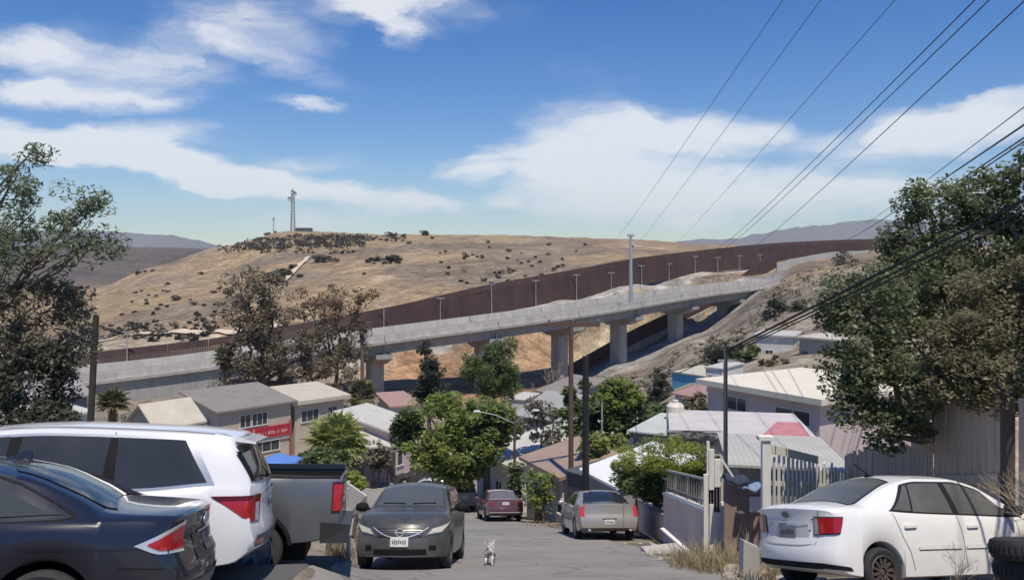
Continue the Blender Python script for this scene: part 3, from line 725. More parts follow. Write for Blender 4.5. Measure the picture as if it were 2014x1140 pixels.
house('flat_roofed_house', 'tan two-storey house with a cream sloping roof joined to the red-banner house', at(580, 73.8), at(676, 77.5), 5.0, -17.3, -12.65, -12.1, STUCCO['tan'], ROOF_CREAM, .5, .35,
      front=[(.6, 2.5, 2.9, 4.0, 2), (3.4, 4.5, 2.9, 4.0, 1), (1.8, 2.6, .6, 1.9, 0)], doors=[(3.0, 4.1, 2.2)])
house('gable_house', 'small white gabled house with a stained cream roof left of the banner house', at(256, 60), at(308, 58), 3.4, -16.4, -11.5, -11.5, STUCCO['white'], ROOF_CREAM, .4, .12,
      front=[(.6, 1.3, 2.6, 3.4, 0), (1.7, 2.5, 2.5, 3.5, 1)], right=[(.6, 1.3, 3.1, 3.8), (2.1, 2.8, 3.1, 3.8)], ridge=-10.2)
house('low_shed_house', 'grey-blue low house behind the left roadside tree with pale patched roof', at(70, 50), at(172, 52), 7, -14.8, -8.35, -7.1, STUCCO['grey'], corrugated('patched_roof', (.36, .33, .31), (.24, .22, .21)), .3, .12,
      front=[(1.9, 2.5, 4.4, 5.2, 0)], left=[])
house('shed', 'low white-walled shed roof edge just above the white SUV roof', at(88, 40), at(176, 42), 3, -12.3, -7.65, -7.4, STUCCO['white'], ROOF_WHITE, .2, .12, cat='shed')
h = house('carport_house', 'white metal roofed house with open dark porch across the dirt lot', at(762, 62), at(812, 65), 4.4, -16.6, -12.6, -11.7, STUCCO['pink'], ROOF_WHITE, .5, .12,
          front=[(1.2, 2.0, 1.0, 2.0, 0)], doors=[(.3, 1.0, 2.2)])
MB().hexa([(-2.7, -.4, 3.15), (.0, -1.2, 2.8), (.2, 4.2, 4.0), (-2.7, 4.2, 4.0), (-2.7, -.4, 3.27), (.0, -1.2, 2.92), (.2, 4.2, 4.27), (-2.7, 4.2, 4.27)]).build('porch_roof', ROOF_WHITE, h)
for px_ in (-2.4, -.15): MB().bar((px_, -.2, -.6), (px_, -.2, 3.05), .14).build('post', mat('porch_post', (.20, .12, .10), .8), h)
MB().box(-2.6, -.1, 2.2, 2.4, -1, 3.5).build('porch_wall', STUCCO['block'], h)
house('brick_house', 'low house with a faded red tile roof behind the white porch roof', at(770, 80), at(818, 81), 5, -18, -14.0, -13.5, STUCCO['pink'], corrugated('faded_red_roof', (.42, .26, .22), (.33, .20, .17)), .3, .15)
house('white_house', 'white house with pale flat roof and dark doorway behind the broad green street tree', at(938, 50), at(1012, 46), 9, -14.6, -11.4, -10.2, STUCCO['white'], ROOF_WHITE, .5, .18, doors=[(.9, 1.7, 2.4)], front=[(2.4, 3.2, 1.1, 2.0, 1)])
house('upper_white_house', 'white box house with small window above the brown-roofed shed', at(1000, 58), at(1062, 56), 6, -16, -12.6, -12.2, STUCCO['white'], ROOF_WHITE, .15, .15, front=[(.6, 1.0, 2.2, 2.7, 0)])
h = house('brown_roof_shed', 'brown mono-pitch roofed pink shed at the roadside beside the tall wooden pole', (XD(1036, 40), 40), (XD(1106, 36.5), 36.5), 2.7, -12.4, -9.55, -8.95, STUCCO['pink'], ROOF_BROWN, .3, .16, cat='shed',
          front=[(3.3, 3.9, 1.2, 1.9, 0)], doors=[(1.0, 1.8, 2.0)])
h = house('corrugated_shed', 'grey boarded lean-to with a bright white roof behind the silver sedan', (XD(1150, 33), 33), (XD(1216, 30.5), 30.5), 3.2, -11, -8.35, -7.6, mat('boarded_wall', (.33, .31, .31), .9, .5, 2, (.25, .24, .24), streak=(8, 8, .3)), mat('bright_white_roof', (.80, .80, .78), .5, .2, 1), .18, .1, cat='shed')
house('dark_shed', 'dark grey sheet-metal shed squeezed between the two wooden poles', (XD(1116, 34.5), 34.5), (XD(1152, 33.6), 33.6), 2.2, -11.5, -8.75, -8.6, mat('dark_sheet', (.06, .062, .068), .7, .4, 2), mat('dark_sheet_roof', (.10, .10, .11), .6, .4, 2), .1, .06, cat='shed')

# right-hand hillside houses
h = house('pink_house', 'long pink house under a broad flat cream roof slab', at(1392, 54), at(1612, 46.5), 9.5, -15, -7.95, -7.9, STUCCO['pink'], mat('cream_slab', (.70, .645, .53), .8, .4, .5, (.58, .525, .42)), .55, .36,
          front=[(1.7, 3.4, 5.75, 6.6, 1), (5.6, 8.2, 5.65, 6.5, 1)])
h = house('awning_house', 'low cream house with a wide patched tin awning roof in front of the pink house', at(1332, 36), at(1590, 35), 6, -11.4, -7.5, -7.6, STUCCO['cream'], corrugated('tin_awning', (.62, .58, .54), (.46, .42, .40)), .35, .08, front=[(.9, 1.9, 2.2, 3.1, 1)])
MB().hexa([(3.5, -.33, 3.984), (5.6, -.33, 3.984), (5.75, 3.5, 3.94), (4.7, 3.5, 3.94), (3.5, -.33, 4.0), (5.6, -.33, 4.0), (5.75, 3.5, 3.955), (4.7, 3.5, 3.955)]).build('red_sheet', mat('faded_red_tin', (.46, .14, .15), .6, .6, 1.5, (.58, .36, .35)), h)
house('tin_shed', 'pale green-edged tin shed roof left of the wide awning house', at(1246, 39), at(1328, 38), 4.5, -12, -8.0, -7.95, STUCCO['block'], corrugated('pale_green_tin', (.55, .58, .54), (.40, .42, .40)), .25, .08, cat='shed')
t = thing('water_tank', 'small cream water tank standing on the tin shed roof', 'tank', (XD(1328, 41.5), 41.5, -7.9))
MB().lathe([(0, 0), (.42, 0), (.45, .1), (.45, .7), (.3, .85), (0, .9)], 16, 'z', close=False).build('tank_body', mat('tank_cream', (.62, .58, .5), .6), t, 40)
MB().lathe([(0, .9), (.16, .9), (.16, 1.0), (0, 1.0)], 12, 'z', close=False).build('lid', mat('tank_cream', (.62, .58, .5), .6), t, 40)
house('blue_house', 'bright blue house on the slope below the concrete apron wall', at(1322, 96), at(1386, 92), 5, -16.5, -12.7, -12.4, STUCCO['blue'], ROOF_CREAM, .15, .15, front=[(2.5, 3.3, 1.7, 2.8, 1)])
house('red_roof_house', 'low house with faded red roof in front of the blue house', at(1328, 82), at(1394, 78), 5, -15.2, -13.0, -12.3, STUCCO['cream'], corrugated('old_red_roof', (.40, .24, .19), (.30, .18, .15)), .3, .12)
house('pale_hill_house', 'pale flat-roofed house with dark doorway on the right hillside', at(1572, 92), at(1650, 88), 6, -12.8, -8.3, -8.1, STUCCO['block'], ROOF_CREAM, .3, .2, doors=[(.3, 1.1, 3.0)], front=[(2.0, 3.0, 1.6, 2.6, 1)])
house('white_hill_house', 'small white house among bushes above the pink house roof', at(1488, 100), at(1560, 98), 5, -13, -8.75, -8.6, STUCCO['white'], ROOF_WHITE, .3, .2, front=[(1, 2, 1.6, 2.6, 1)])
house('white_block_house', 'white house with barred windows just behind the slim metal pole', at(1388, 70), at(1420, 69), 4, -13.5, -8.9, -8.8, STUCCO['white'], ROOF_WHITE, .1, .12, front=[(.25, .65, 3.1, 4.1, 1), (.9, 1.3, 3.1, 4.1, 1)])
house('green_house', 'grey-green house with pale roof behind the round dark tree', at(1062, 92), at(1118, 88), 5, -18.4, -14.3, -13.1, STUCCO['green'], ROOF_GREY, .4, .15, front=[(1.2, 2.2, 2.0, 3.0, 1)])
house('low_grey_house', 'low house with wide grey-green roof below the green house', at(1016, 78), at(1096, 75), 5, -17.2, -14.4, -12.9, STUCCO['block'], corrugated('grey_green_roof', (.36, .36, .33), (.27, .27, .25)), .3, .12)
house('block_house', 'plain concrete block house at the foot of the nearest viaduct pier', at(742, 96), at(800, 95), 5, -19, -16.3, -16.0, STUCCO['block'], ROOF_GREY, .2, .15)
house('white_far_house', 'small white house beside the round dark tree below the viaduct', at(1000, 98), at(1030, 97), 4, -18.6, -16.2, -16, STUCCO['white'], ROOF_WHITE, .15, .12)

# shack roof behind the white fence
h = house('shack', 'shack with a big pale sagging sheet roof behind the white picket fence', (XD(1452, 21.5), 21.5), (XD(1652, 21.0), 21.0), 4.6, -7.7, -5.3, -5.5, STUCCO['block'], corrugated('pale_sheet', (.50, .48, .43), (.38, .36, .32)), .3, .07, cat='shed')

# blue canopy
t = thing('canopy', 'bright blue tarpaulin canopy behind the grey pickup', 'canopy', (XD(536, 24), 24, G(XD(536, 24), 24)))
vs, fs, n = [], [], 9
for j in range(n):
    for i in range(n):
        u, v = i / (n - 1) * 2 - 1, j / (n - 1) * 2 - 1
        vs.append((u * .66, v * 1.1, 2.45 - .16 * u * u - .12 * v * v + .03 * math.sin(5 * u + 3 * v)))
for j in range(n - 1):
    for i in range(n - 1): k = j * n + i; fs.append((k, k + 1, k + n + 1, k + n))
c = mesh_obj('cover', vs, fs, mat('blue_tarp', (.10, .22, .58), .5, .4, 2, (.16, .32, .66)), t, 180)
sm = c.modifiers.new('thickness', 'SOLIDIFY'); sm.thickness = .03
for sx in (-.6, .6):
    for sy in (-1, 1): MB().tube([(sx, sy, -.3), (sx, sy, 2.2)], .03, 6).build('pole', GALV, t)

# torn black tarp hanging from the awning's edge
t = thing('torn_tarp', 'torn black tarpaulin hanging under the edge of the wide awning roof', 'tarpaulin', (XD(1365, 35.2), 35.2, -8.6))
vs, fs, rr = [], [], random.Random(5); n = 15; prof = [.25, .42, .62, .72, .5, .36, .44, .30, .38, .62, .85, .60, .34, .22, .12]
for j in range(5):
    for i in range(n):
        u = i / (n - 1); v = j / 4; vs.append((-1.15 + 2.3 * u, -.25 * v + .06 * math.sin(i * 1.7 + j), 1.42 - .22 * abs(u - .4) - v * prof[i]))
for j in range(4):
    for i in range(n - 1): k = j * n + i; fs.append((k, k + 1, k + n + 1, k + n))
o = mesh_obj('tarp', vs, fs, mat('black_tarp', (.014, .014, .016), .5, .3, 3), t, 180); o.modifiers.new('t', 'SOLIDIFY').thickness = .02
MB().bar((-1.2, .1, 1.4), (1.2, .1, 1.36), .06).build('pole', GALV, t)
# ------------------------------------------------------------------ vegetation
def leaf_mesh(name, C, size, aspect, m, parent, up=.45, droop=0.0, jitter=.35, kind=None):
    """one small kite-shaped leaf per centre in C"""
    n = len(C); C = np.asarray(C)
    a = RNG.normal(size=(n, 3)); a[:, 2] = a[:, 2] * .5 - droop; a /= np.linalg.norm(a, axis=1)[:, None]
    w = RNG.normal(size=(n, 3)); w[:, 2] += 0; nrm = RNG.normal(size=(n, 3)) * .8; nrm[:, 2] += up * 3.4
    b = np.cross(nrm, a); b /= np.maximum(np.linalg.norm(b, axis=1)[:, None], 1e-6)
    s = size * (1 + RNG.uniform(-jitter, jitter, n))[:, None]
    v = np.stack([C - a * s * .5, C + b * s * aspect * .5 + a * s * .05, C + a * s * .5, C - b * s * aspect * .5 + a * s * .05], 1).reshape(-1, 3)
    me = bpy.data.meshes.new(name)
    me.vertices.add(n * 4); me.loops.add(n * 4); me.polygons.add(n)
    me.vertices.foreach_set('co', v.ravel())
    me.loops.foreach_set('vertex_index', np.arange(n * 4)); me.polygons.foreach_set('loop_start', np.arange(n) * 4)
    me.polygons.foreach_set('loop_total', np.full(n, 4)); me.update(calc_edges=True); me.materials.append(m)
    o = link(bpy.data.objects.new(name, me), parent)
    if kind: o['kind'] = kind
    return o
def blob_points(c, r, n, shell=.55):
    d = RNG.normal(size=(n, 3)); d /= np.linalg.norm(d, axis=1)[:, None]
    q = RNG.uniform(0, 1, n) ** (1 / 3); q = shell + (1 - shell) * q
    return np.asarray(c)[None] + d * q[:, None] * np.asarray(r)[None]
def clumped(c, r, n_clump, n_leaf, clump_r, squash=.8, low=.0):
    """leaf centres gathered in tufts spread through an ellipsoid, with gaps between"""
    cc = blob_points(c, r, n_clump, .35); out = []
    for p in cc:
        k = clump_r * RNG.uniform(.55, 1.25)
        out.append(blob_points(p, (k, k, k * squash), n_leaf, .2))
    return np.concatenate(out)
def limb(q, a, b, r0, r1, sag=0, n=5, wob=.06):
    a, b = Vector(a), Vector(b); L = (b - a).length; pts = []
    for i in range(n + 1):
        t = i / n; p = a.lerp(b, t); p.z += sag * math.sin(math.pi * t)
        if 0 < i < n: p += Vector((random.uniform(-1, 1), random.uniform(-1, 1), random.uniform(-1, 1))) * L * wob
        pts.append(p)
    q.tube(pts, [r0 + (r1 - r0) * i / n for i in range(n + 1)], 7)
def tree(name, label, foot, tufts, m, density, leaf, trunk_r, cat='tree', clump=None, aspect=.45, droop=0.0, group=None, bark=BARK, limbs=True, squash=.8, per=26, extra=()):
    """foot: world point; tufts: (world centre, radii) ellipsoids of the crown"""
    foot = Vector(foot)
    if foot.y > 60: leaf *= .62; per = int(per * 1.3); density *= 1.3
    t = thing(name, label, cat, foot, group=group)
    pts = []
    for c, r in tufts:
        vol = (r[0] * r[1] * r[2]) ** (1 / 3)
        k = clump or vol * .34
        nc = max(4, int(density * (r[0] * r[1] + r[1] * r[2] + r[0] * r[2]) / (k * k) * 2.2))
        pts.append(clumped(Vector(c) - foot, r, nc, per * 3, k, squash))
    leaf_mesh('crown', np.concatenate(pts), leaf, aspect, m, t, droop=droop)
    for (m2, cs, leaf2, asp2) in extra:
        pp = [clumped(Vector(c) - foot, r, int(nc * 1.7), per * 3, k, squash) for c, r, nc, k in cs]
        leaf_mesh('crown', np.concatenate(pp), leaf2, asp2, m2, t, droop=droop)
    q = MB()
    mid = sum((Vector(c) for c, r in tufts), Vector()) / len(tufts) - foot
    fork = Vector((mid.x * .35, mid.y * .35, max(mid.z * .45, .2)))
    limb(q, (0, 0, -.4), fork, trunk_r, trunk_r * .75, wob=.03)
    if limbs:
        for c, r in tufts:
            e = Vector(c) - foot; limb(q, fork, e, trunk_r * .6, trunk_r * .14)
            for k in range(2):
                d = Vector((random.uniform(-1, 1) * r[0], random.uniform(-1, 1) * r[1], random.uniform(-.6, 1) * r[2])) * .8
                limb(q, fork.lerp(e, .7), e + d, trunk_r * .25, trunk_r * .05)
    q.build('trunk', bark, t, 60)
    return t
def E(px, py, rx, ry, d, rd=None, dd=0):
    """ellipsoid at a photo position and distance, radii from photo pixels at that distance"""
    c = V(px, py, d + dd); s = d / F
    return (c, (rx * s, (rd if rd else rx * s * .9), ry * s))

L_PEPPER = leaf_mat('pepper_leaves', [(.100, .136, .077), (.177, .224, .124), (.260, .295, .183), (.354, .366, .248)], 0.55)
L_BROWNED = leaf_mat('browned_leaves', [(.118, .106, .080), (.201, .177, .130), (.283, .242, .177), (.224, .230, .147)], .4)
L_GLOSSY = leaf_mat('glossy_leaves', [(.071, .094, .050), (.130, .165, .077), (.212, .242, .118), (.378, .378, .248)], 0.5, .36)
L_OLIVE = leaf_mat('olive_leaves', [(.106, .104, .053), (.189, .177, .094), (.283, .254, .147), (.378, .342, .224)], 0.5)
L_EUC = leaf_mat('eucalyptus_leaves', [(.118, .100, .071), (.189, .153, .104), (.260, .206, .142), (.189, .171, .112)], .4)
L_EUC_RED = leaf_mat('dry_eucalyptus_leaves', [(.189, .130, .083), (.283, .189, .112), (.354, .248, .153)], .4)
L_DARK = leaf_mat('dark_leaves', [(.04, .05, .034), (.065, .08, .05), (.10, .115, .075)], .35)
L_MID = leaf_mat('mid_green_leaves', [(.083, .118, .047), (.142, .195, .071), (.212, .266, .106)], 0.55)
L_BRIGHT = leaf_mat('bright_leaves', [(.153, .212, .053), (.248, .319, .083), (.342, .401, .124), (.437, .472, .177)], 0.6)
L_LIME = leaf_mat('lime_leaves', [(.212, .260, .053), (.342, .401, .083), (.472, .507, .130)], 0.6)
L_PALM = leaf_mat('palm_leaves', [(.182, .215, .058), (.330, .363, .116), (.496, .512, .198)], .4)
L_PALM_DK = leaf_mat('dusty_palm_leaves', [(.098, .098, .042), (.154, .154, .070), (.224, .196, .105)], .3)
L_DRY = leaf_mat('dry_stalks', [(.27, .215, .125), (.37, .30, .175), (.45, .38, .25)], .2)
L_TWIG = mat('bare_twigs', (.26, .21, .165), .9, .5, 3)

# big pepper tree on the left
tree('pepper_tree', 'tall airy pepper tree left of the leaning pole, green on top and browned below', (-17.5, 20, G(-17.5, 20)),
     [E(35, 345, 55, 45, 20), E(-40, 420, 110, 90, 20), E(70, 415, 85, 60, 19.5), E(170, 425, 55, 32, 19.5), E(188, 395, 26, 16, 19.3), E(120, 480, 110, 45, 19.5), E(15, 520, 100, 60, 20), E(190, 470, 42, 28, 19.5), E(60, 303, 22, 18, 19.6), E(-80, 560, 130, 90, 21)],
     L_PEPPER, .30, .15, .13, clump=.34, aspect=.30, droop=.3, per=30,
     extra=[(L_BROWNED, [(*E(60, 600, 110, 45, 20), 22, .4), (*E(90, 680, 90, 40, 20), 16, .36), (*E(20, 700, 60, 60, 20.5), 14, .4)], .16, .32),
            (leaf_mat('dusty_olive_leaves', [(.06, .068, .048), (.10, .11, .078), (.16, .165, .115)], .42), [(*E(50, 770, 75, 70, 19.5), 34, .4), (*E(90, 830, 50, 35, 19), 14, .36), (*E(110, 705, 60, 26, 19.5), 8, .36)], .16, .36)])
# big glossy tree over the fence on the right
RT = (9.6, 17.2)
tree('broadleaf_tree', 'large glossy broadleaf tree spilling over the grey plank fence on the right', (RT[0], RT[1], G(*RT)),
     [E(1795, 480, 55, 50, 17.5), E(1850, 400, 80, 45, 17.5), E(1950, 400, 80, 60, 17.5), E(1825, 570, 130, 85, 17), E(1700, 600, 95, 70, 15.2), E(1690, 700, 75, 75, 14.6), E(1760, 760, 90, 70, 14.4), E(1760, 840, 60, 42, 14.4), E(1660, 790, 36, 40, 14.2), E(1900, 520, 120, 90, 17.5), E(1830, 680, 100, 80, 16.2), E(2030, 350, 60, 60, 17.2), E(2060, 480, 90, 120, 17.5)],
     L_GLOSSY, .95, .10, .22, clump=.27, aspect=.5, per=30,
     extra=[(L_OLIVE, [(*E(1930, 690, 100, 85, 13.6), 70, .27), (*E(1890, 745, 60, 50, 13.2), 34, .25), (*E(2010, 620, 70, 110, 14), 60, .3), (*E(1960, 580, 90, 40, 14.4), 32, .28), (*E(1990, 760, 60, 50, 12.6), 28, .26), (*E(2060, 740, 60, 60, 13), 24, .3)], .09, .42)])

# eucalyptus stand before the viaduct
tree('eucalyptus', 'tall dense brownish eucalyptus in front of the viaduct', GP(505, 100), [E(490, 580, 48, 50, 100), E(530, 560, 36, 28, 101), E(470, 640, 40, 55, 99), E(540, 650, 50, 50, 100), E(500, 700, 60, 50, 99), E(560, 720, 60, 50, 100), E(620, 690, 50, 50, 102), E(470, 740, 40, 30, 99), E(640, 740, 60, 36, 101)],
     L_EUC, .36, .75, .5, clump=1.3, aspect=.45, droop=.3, per=30)
tree('eucalyptus', 'sparse rust-tinged eucalyptus with open crown right of the dense brownish one', GP(660, 106), [E(600, 585, 32, 22, 106), E(632, 600, 30, 24, 107), E(668, 580, 36, 18, 106), E(705, 600, 32, 24, 106), E(650, 630, 30, 20, 105), E(690, 640, 34, 18, 107), E(720, 585, 18, 14, 106)],
     L_EUC_RED, .17, .7, .3, clump=1.1, aspect=.45, droop=.3, per=24, extra=[(L_EUC, [(*E(640, 610, 70, 45, 106), 9, 1.0), (*E(690, 670, 40, 40, 105), 8, 1.0), (*E(640, 690, 60, 40, 105), 12, 1.1)], .42, .45)])
tree('conifer', 'narrow dark conifer in front of the second viaduct pier', GP(846, 88), [E(838, 680, 11, 20, 88), E(840, 710, 20, 20, 88), E(850, 740, 28, 22, 88), E(850, 775, 32, 26, 88), E(832, 765, 18, 20, 88)], L_DARK, .5, .6, .25, clump=.7, per=26, droop=.3)
tree('round_tree', 'round dark green tree in front of the viaduct left of the wooden crossbar pole', GP(965, 90), [E(965, 735, 55, 45, 90), E(985, 700, 35, 30, 91), E(935, 750, 35, 32, 89), E(1000, 755, 28, 35, 90), E(990, 680, 16, 18, 91)], L_MID, .5, .6, .35, clump=.9, per=28)
tree('street_tree', 'broad bright green street tree at the bottom of the road', GP(868, 46), [E(860, 830, 60, 45, 46), E(930, 815, 55, 36, 46.5), E(970, 830, 36, 40, 47), E(840, 880, 50, 42, 45), E(900, 880, 62, 50, 45.5), E(950, 870, 40, 40, 46), E(880, 795, 50, 25, 46.5), E(880, 920, 50, 30, 45.5), E(990, 800, 22, 24, 47)], L_BRIGHT, .36, .27, .3, clump=.55, per=28,
     extra=[(L_MID, [(*E(890, 900, 70, 45, 46), 34, .6), (*E(960, 840, 55, 50, 47), 24, .6), (*E(800, 850, 22, 36, 45), 10, .5)], .36, .45)])
tree('leafy_tree', 'deep green leafy tree around the black pole top', GP(1180, 44), [E(1150, 800, 42, 48, 44), E(1210, 790, 45, 42, 45), E(1240, 820, 34, 34, 45), E(1130, 850, 30, 50, 43.5), E(1190, 850, 45, 40, 44), E(1215, 770, 30, 22, 45)], L_MID, .55, .34, .28, clump=.55, per=32,
     extra=[(L_BRIGHT, [(*E(1215, 790, 45, 40, 44.5), 24, .5), (*E(1190, 880, 36, 24, 43), 10, .5)], .34, .45)])
tree('olive_tree', 'thin olive-brown tree between the double-arm street lamp and the leafy tree', GP(1070, 47), [E(1070, 840, 40, 42, 47), E(1050, 810, 28, 24, 47), E(1090, 870, 25, 28, 46.5)], L_BROWNED, .34, .3, .16, clump=.55, per=26)
tree('hedge_tree', 'lime green feathery hedge tree spilling over the pink wall railing', (6.2, 26, G(6.2, 26)), [E(1260, 905, 55, 30, 27), E(1320, 895, 60, 36, 25), E(1365, 905, 28, 34, 24), E(1230, 925, 28, 26, 28), E(1290, 930, 60, 26, 26), E(1350, 935, 36, 28, 24.5)], L_LIME, .6, .085, .10, clump=.30, per=60,
     extra=[(L_MID, [(*E(1300, 950, 60, 22, 26), 24, .36), (*E(1360, 955, 24, 30, 24.3), 10, .3), (*E(1250, 945, 30, 20, 27), 8, .34)], .18, .42)])
tree('cypress', 'small pointed dark cypress below the concrete apron wall', GP(1300, 92), [E(1296, 745, 11, 18, 92), E(1298, 772, 22, 20, 92), E(1302, 792, 34, 16, 92)], L_DARK, .7, .5, .2, clump=.6, per=28)
tree('bushy_tree', 'large dark bushy tree on the right hillside below the viaduct end', GP(1555, 134), [E(1550, 615, 42, 30, 134), E(1535, 645, 32, 26, 133), E(1575, 650, 36, 34, 135)], L_DARK, .6, .95, .4, clump=1.3, per=28)
tree('bushy_tree', 'tall dark bushy tree beside the pale retaining wall beyond the viaduct', GP(1664, 205), [E(1664, 520, 24, 22, 205), E(1660, 540, 26, 18, 205)], L_DARK, .6, 1.2, .4, clump=1.6, per=26)
tree('bushy_tree', 'bushy dark tree above the blue house', GP(1410, 104), [E(1405, 690, 26, 18, 104), E(1400, 715, 22, 22, 104), E(1440, 705, 24, 22, 105)], L_DARK, .6, .8, .35, clump=1.1, per=26)
for lbl, px, py, rx, ry, d, lm in (('green bushes in front of the faded red roof house', 1320, 815, 60, 24, 66, L_MID), ('pale grey shrub beside the pink house wall', 1372, 795, 24, 20, 62, L_OLIVE), ('olive shrub left of the pale flat-roofed hill house', 1470, 690, 24, 16, 96, L_MID), ('yellow-green shrub at the pale flat-roofed hill house', 1535, 715, 36, 14, 88, L_OLIVE),
        ('yellow-green bush behind the pickup tail', 700, 945, 22, 20, 26, L_LIME), ('dark red-brown bush at the porch of the white roofed house', 742, 895, 26, 30, 60, L_BROWNED), ('grey-green dusty plant at the pickup tail corner', 662, 922, 13, 14, 18, L_PEPPER),
        ('low green bush below the fan palm', 640, 905, 50, 20, 34, L_MID), ('green bush among houses behind the street tree', 780, 825, 20, 16, 74, L_MID), ('dry brown bush by the dirt lot edge', 690, 900, 30, 18, 52, L_BROWNED),
        ('green shrub between the poles and the lime hedge', 1170, 880, 26, 26, 38, L_BRIGHT)):
    c, r = E(px, py, rx, ry, d); g = G(c.x, c.y)
    t = thing('bush', lbl, 'bush', (c.x, c.y, g))
    n = int(260 + 40 * rx * ry / 60)
    leaf_mesh('foliage', clumped(Vector(c) - Vector((c.x, c.y, g)), r, max(8, n // 26), 28, min(r) * .42), .012 * d * .55 + .05, .5, lm, t)
    q = MB()
    for k in range(5): limb(q, (random.uniform(-.1, .1), 0, -.2), Vector(c) - Vector((c.x, c.y, g)) + Vector((random.uniform(-.7, .7) * r[0], random.uniform(-.5, .5) * r[1], random.uniform(-.2, .5) * r[2])), .05, .015)
    q.build('stem', BARK, t)

def bare_tree(name, label, foot, H, r, spread=.55, seed=1, m=L_TWIG, depth=5, group=None):
    rr = random.Random(seed); t = thing(name, label, 'tree', foot, group=group); q = MB()
    def grow(p, d, L, rad, k):
        e = p + d * L; mid = p.lerp(e, .5) + Vector((rr.uniform(-1, 1), rr.uniform(-1, 1), 0)) * L * .07
        q.tube([p, mid, e], [rad, rad * .85, rad * .68], 5, False)
        if k == 0: return
        for i in range(rr.choice((2, 3, 3))):
            nd = (d + Vector((rr.gauss(0, spread), rr.gauss(0, spread), rr.gauss(.12, spread * .5)))).normalized()
            grow(e, nd, L * rr.uniform(.62, .85), rad * .62, k - 1)
    grow(Vector((0, 0, -.3)), Vector((0, 0, 1)), H * .26, r, depth)
    q.build('trunk', m, t)
    return t
bare_tree('bare_tree', 'leafless grey-brown tree left of the wooden crossbar pole', GP(1082, 100), 8.4, .2, .45, 3)
bare_tree('bare_tree', 'small bare twiggy tree in front of the viaduct beside the round dark tree', GP(1040, 102), 6.0, .12, .5, 8, depth=4)

# ------------------------------------------------------------------ palms
def frond(q, base, az, rise, L, n=9, leaf=.32, wid=.045, droop=1.0):
    """feather frond: midrib with paired leaflets"""
    h = Vector((math.cos(az), math.sin(az), 0)); p = Vector(base); ang = rise; pts = [p.copy()]
    for i in range(n):
        p = p + (h * math.cos(ang) + Vector((0, 0, 1)) * math.sin(ang)) * (L / n); ang -= droop * 1.9 / n; pts.append(p.copy())
    q.tube(pts, [wid * .6 * (1 - .8 * i / n) for i in range(n + 1)], 4, False)
    s = Vector((-h.y, h.x, 0))
    for i in range(1, n + 1):
        for k in (-1, 1):
            for j in (0, .5):
                a = pts[i - 1].lerp(pts[i], j); t = (pts[i] - pts[i - 1]).normalized()
                e = a + (s * k + t * .7 + Vector((0, 0, -.25))) * leaf * (1 - .5 * i / n)
                w = t * wid
                q.add([a - w, a + w, e], [(0, 1, 2)])
def fan_leaf(q, base, d, stem, rad, n=16):
    d = Vector(d).normalized(); c = Vector(base) + d * stem
    q.tube([base, Vector(base).lerp(c, .5) + Vector((0, 0, .04)), c], .018, 4, False)
    s = d.cross(Vector((0, 0, 1))); s = s.normalized() if s.length > .01 else Vector((1, 0, 0)); u = s.cross(d)
    for i in range(n):
        a = R(-115 + 230 * i / (n - 1)); e = c + (d * math.cos(a) + s * math.sin(a)) * rad * random.uniform(.85, 1.05) + Vector((0, 0, -.22 * rad)) + u * random.uniform(-.05, .12) * rad
        mid = c.lerp(e, .55) + u * .05; w = (d * -math.sin(a) + s * math.cos(a)) * rad * .085
        q.add([c, mid + w, e, mid - w], [(0, 1, 2, 3)])
def fan_palm(label, foot, H, nl, stem, rad, m, m_dead=None, trunk_r=.18, low=-.4, group=None):
    t = thing('fan_palm', label, 'palm', foot, group=group)
    for k in range(nl):
        q = MB(); az = 2.399 * k + random.uniform(-.2, .2); z = 1 - (1 - low) * (k + .5) / nl
        fan_leaf(q, (0, 0, H), (math.cos(az) * math.sqrt(max(0, 1 - z * z)), math.sin(az) * math.sqrt(max(0, 1 - z * z)), z), stem * random.uniform(.8, 1.1), rad * random.uniform(.85, 1.15)); q.build('leaf', m, t)
    if m_dead:
        for k in range(14):
            q = MB(); az = 2.4 * k; fan_leaf(q, (0, 0, H - .3 - .06 * k), (math.cos(az) * .35, math.sin(az) * .35, -.93), stem * .5, rad * .6, 9); q.build('leaf', m_dead, t)
    MB().tube([(0, 0, -.4), (.03, .02, H * .5), (0, 0, H)], [trunk_r * 1.2, trunk_r, trunk_r * .9], 8).build('trunk', BARK, t, 60)
    return t
p = V(662, 868, 38); g = G(p.x, p.y)
fan_palm('bushy yellow-green fan palm beyond the pickup bed', (p.x, p.y, g), p.z - g, 46, .95, .85, L_PALM, None, .22, -.55)
p = V(712, 772, 82); g = G(p.x, p.y)
fan_palm('dusty drooping fan palm at the corner of the cream-roofed house', (p.x, p.y, g), p.z - g, 30, 1.0, 1.0, L_PALM_DK, L_DRY, .3, -.7)
p = V(222, 790, 60); g = G(p.x, p.y)
fan_palm('olive fan palm with dry skirt beside the leaning pole', (p.x, p.y, g), p.z - g, 30, .7, .75, L_PALM_DK, L_DRY, .22, -.5)
p = V(440, 700, 98); g = G(p.x, p.y)
fan_palm('slim palm with a hanging brown head standing before the viaduct embankment', (p.x, p.y, g), p.z - g, 22, .8, .85, L_PALM_DK, leaf_mat('dead_fronds', [(.126, .091, .070), (.196, .140, .098)]), .16, -.9)
p = V(712, 640, 99); g = G(p.x, p.y)
fan_palm('dead palm, a bare tall trunk with a ragged brown tuft, right of the eucalyptus', (p.x, p.y, g), p.z - g, 12, .7, .7, leaf_mat('dead_fronds', [(.126, .091, .070), (.196, .140, .098)]), leaf_mat('dead_fronds', [(.126, .091, .070)]), .22, -.95)

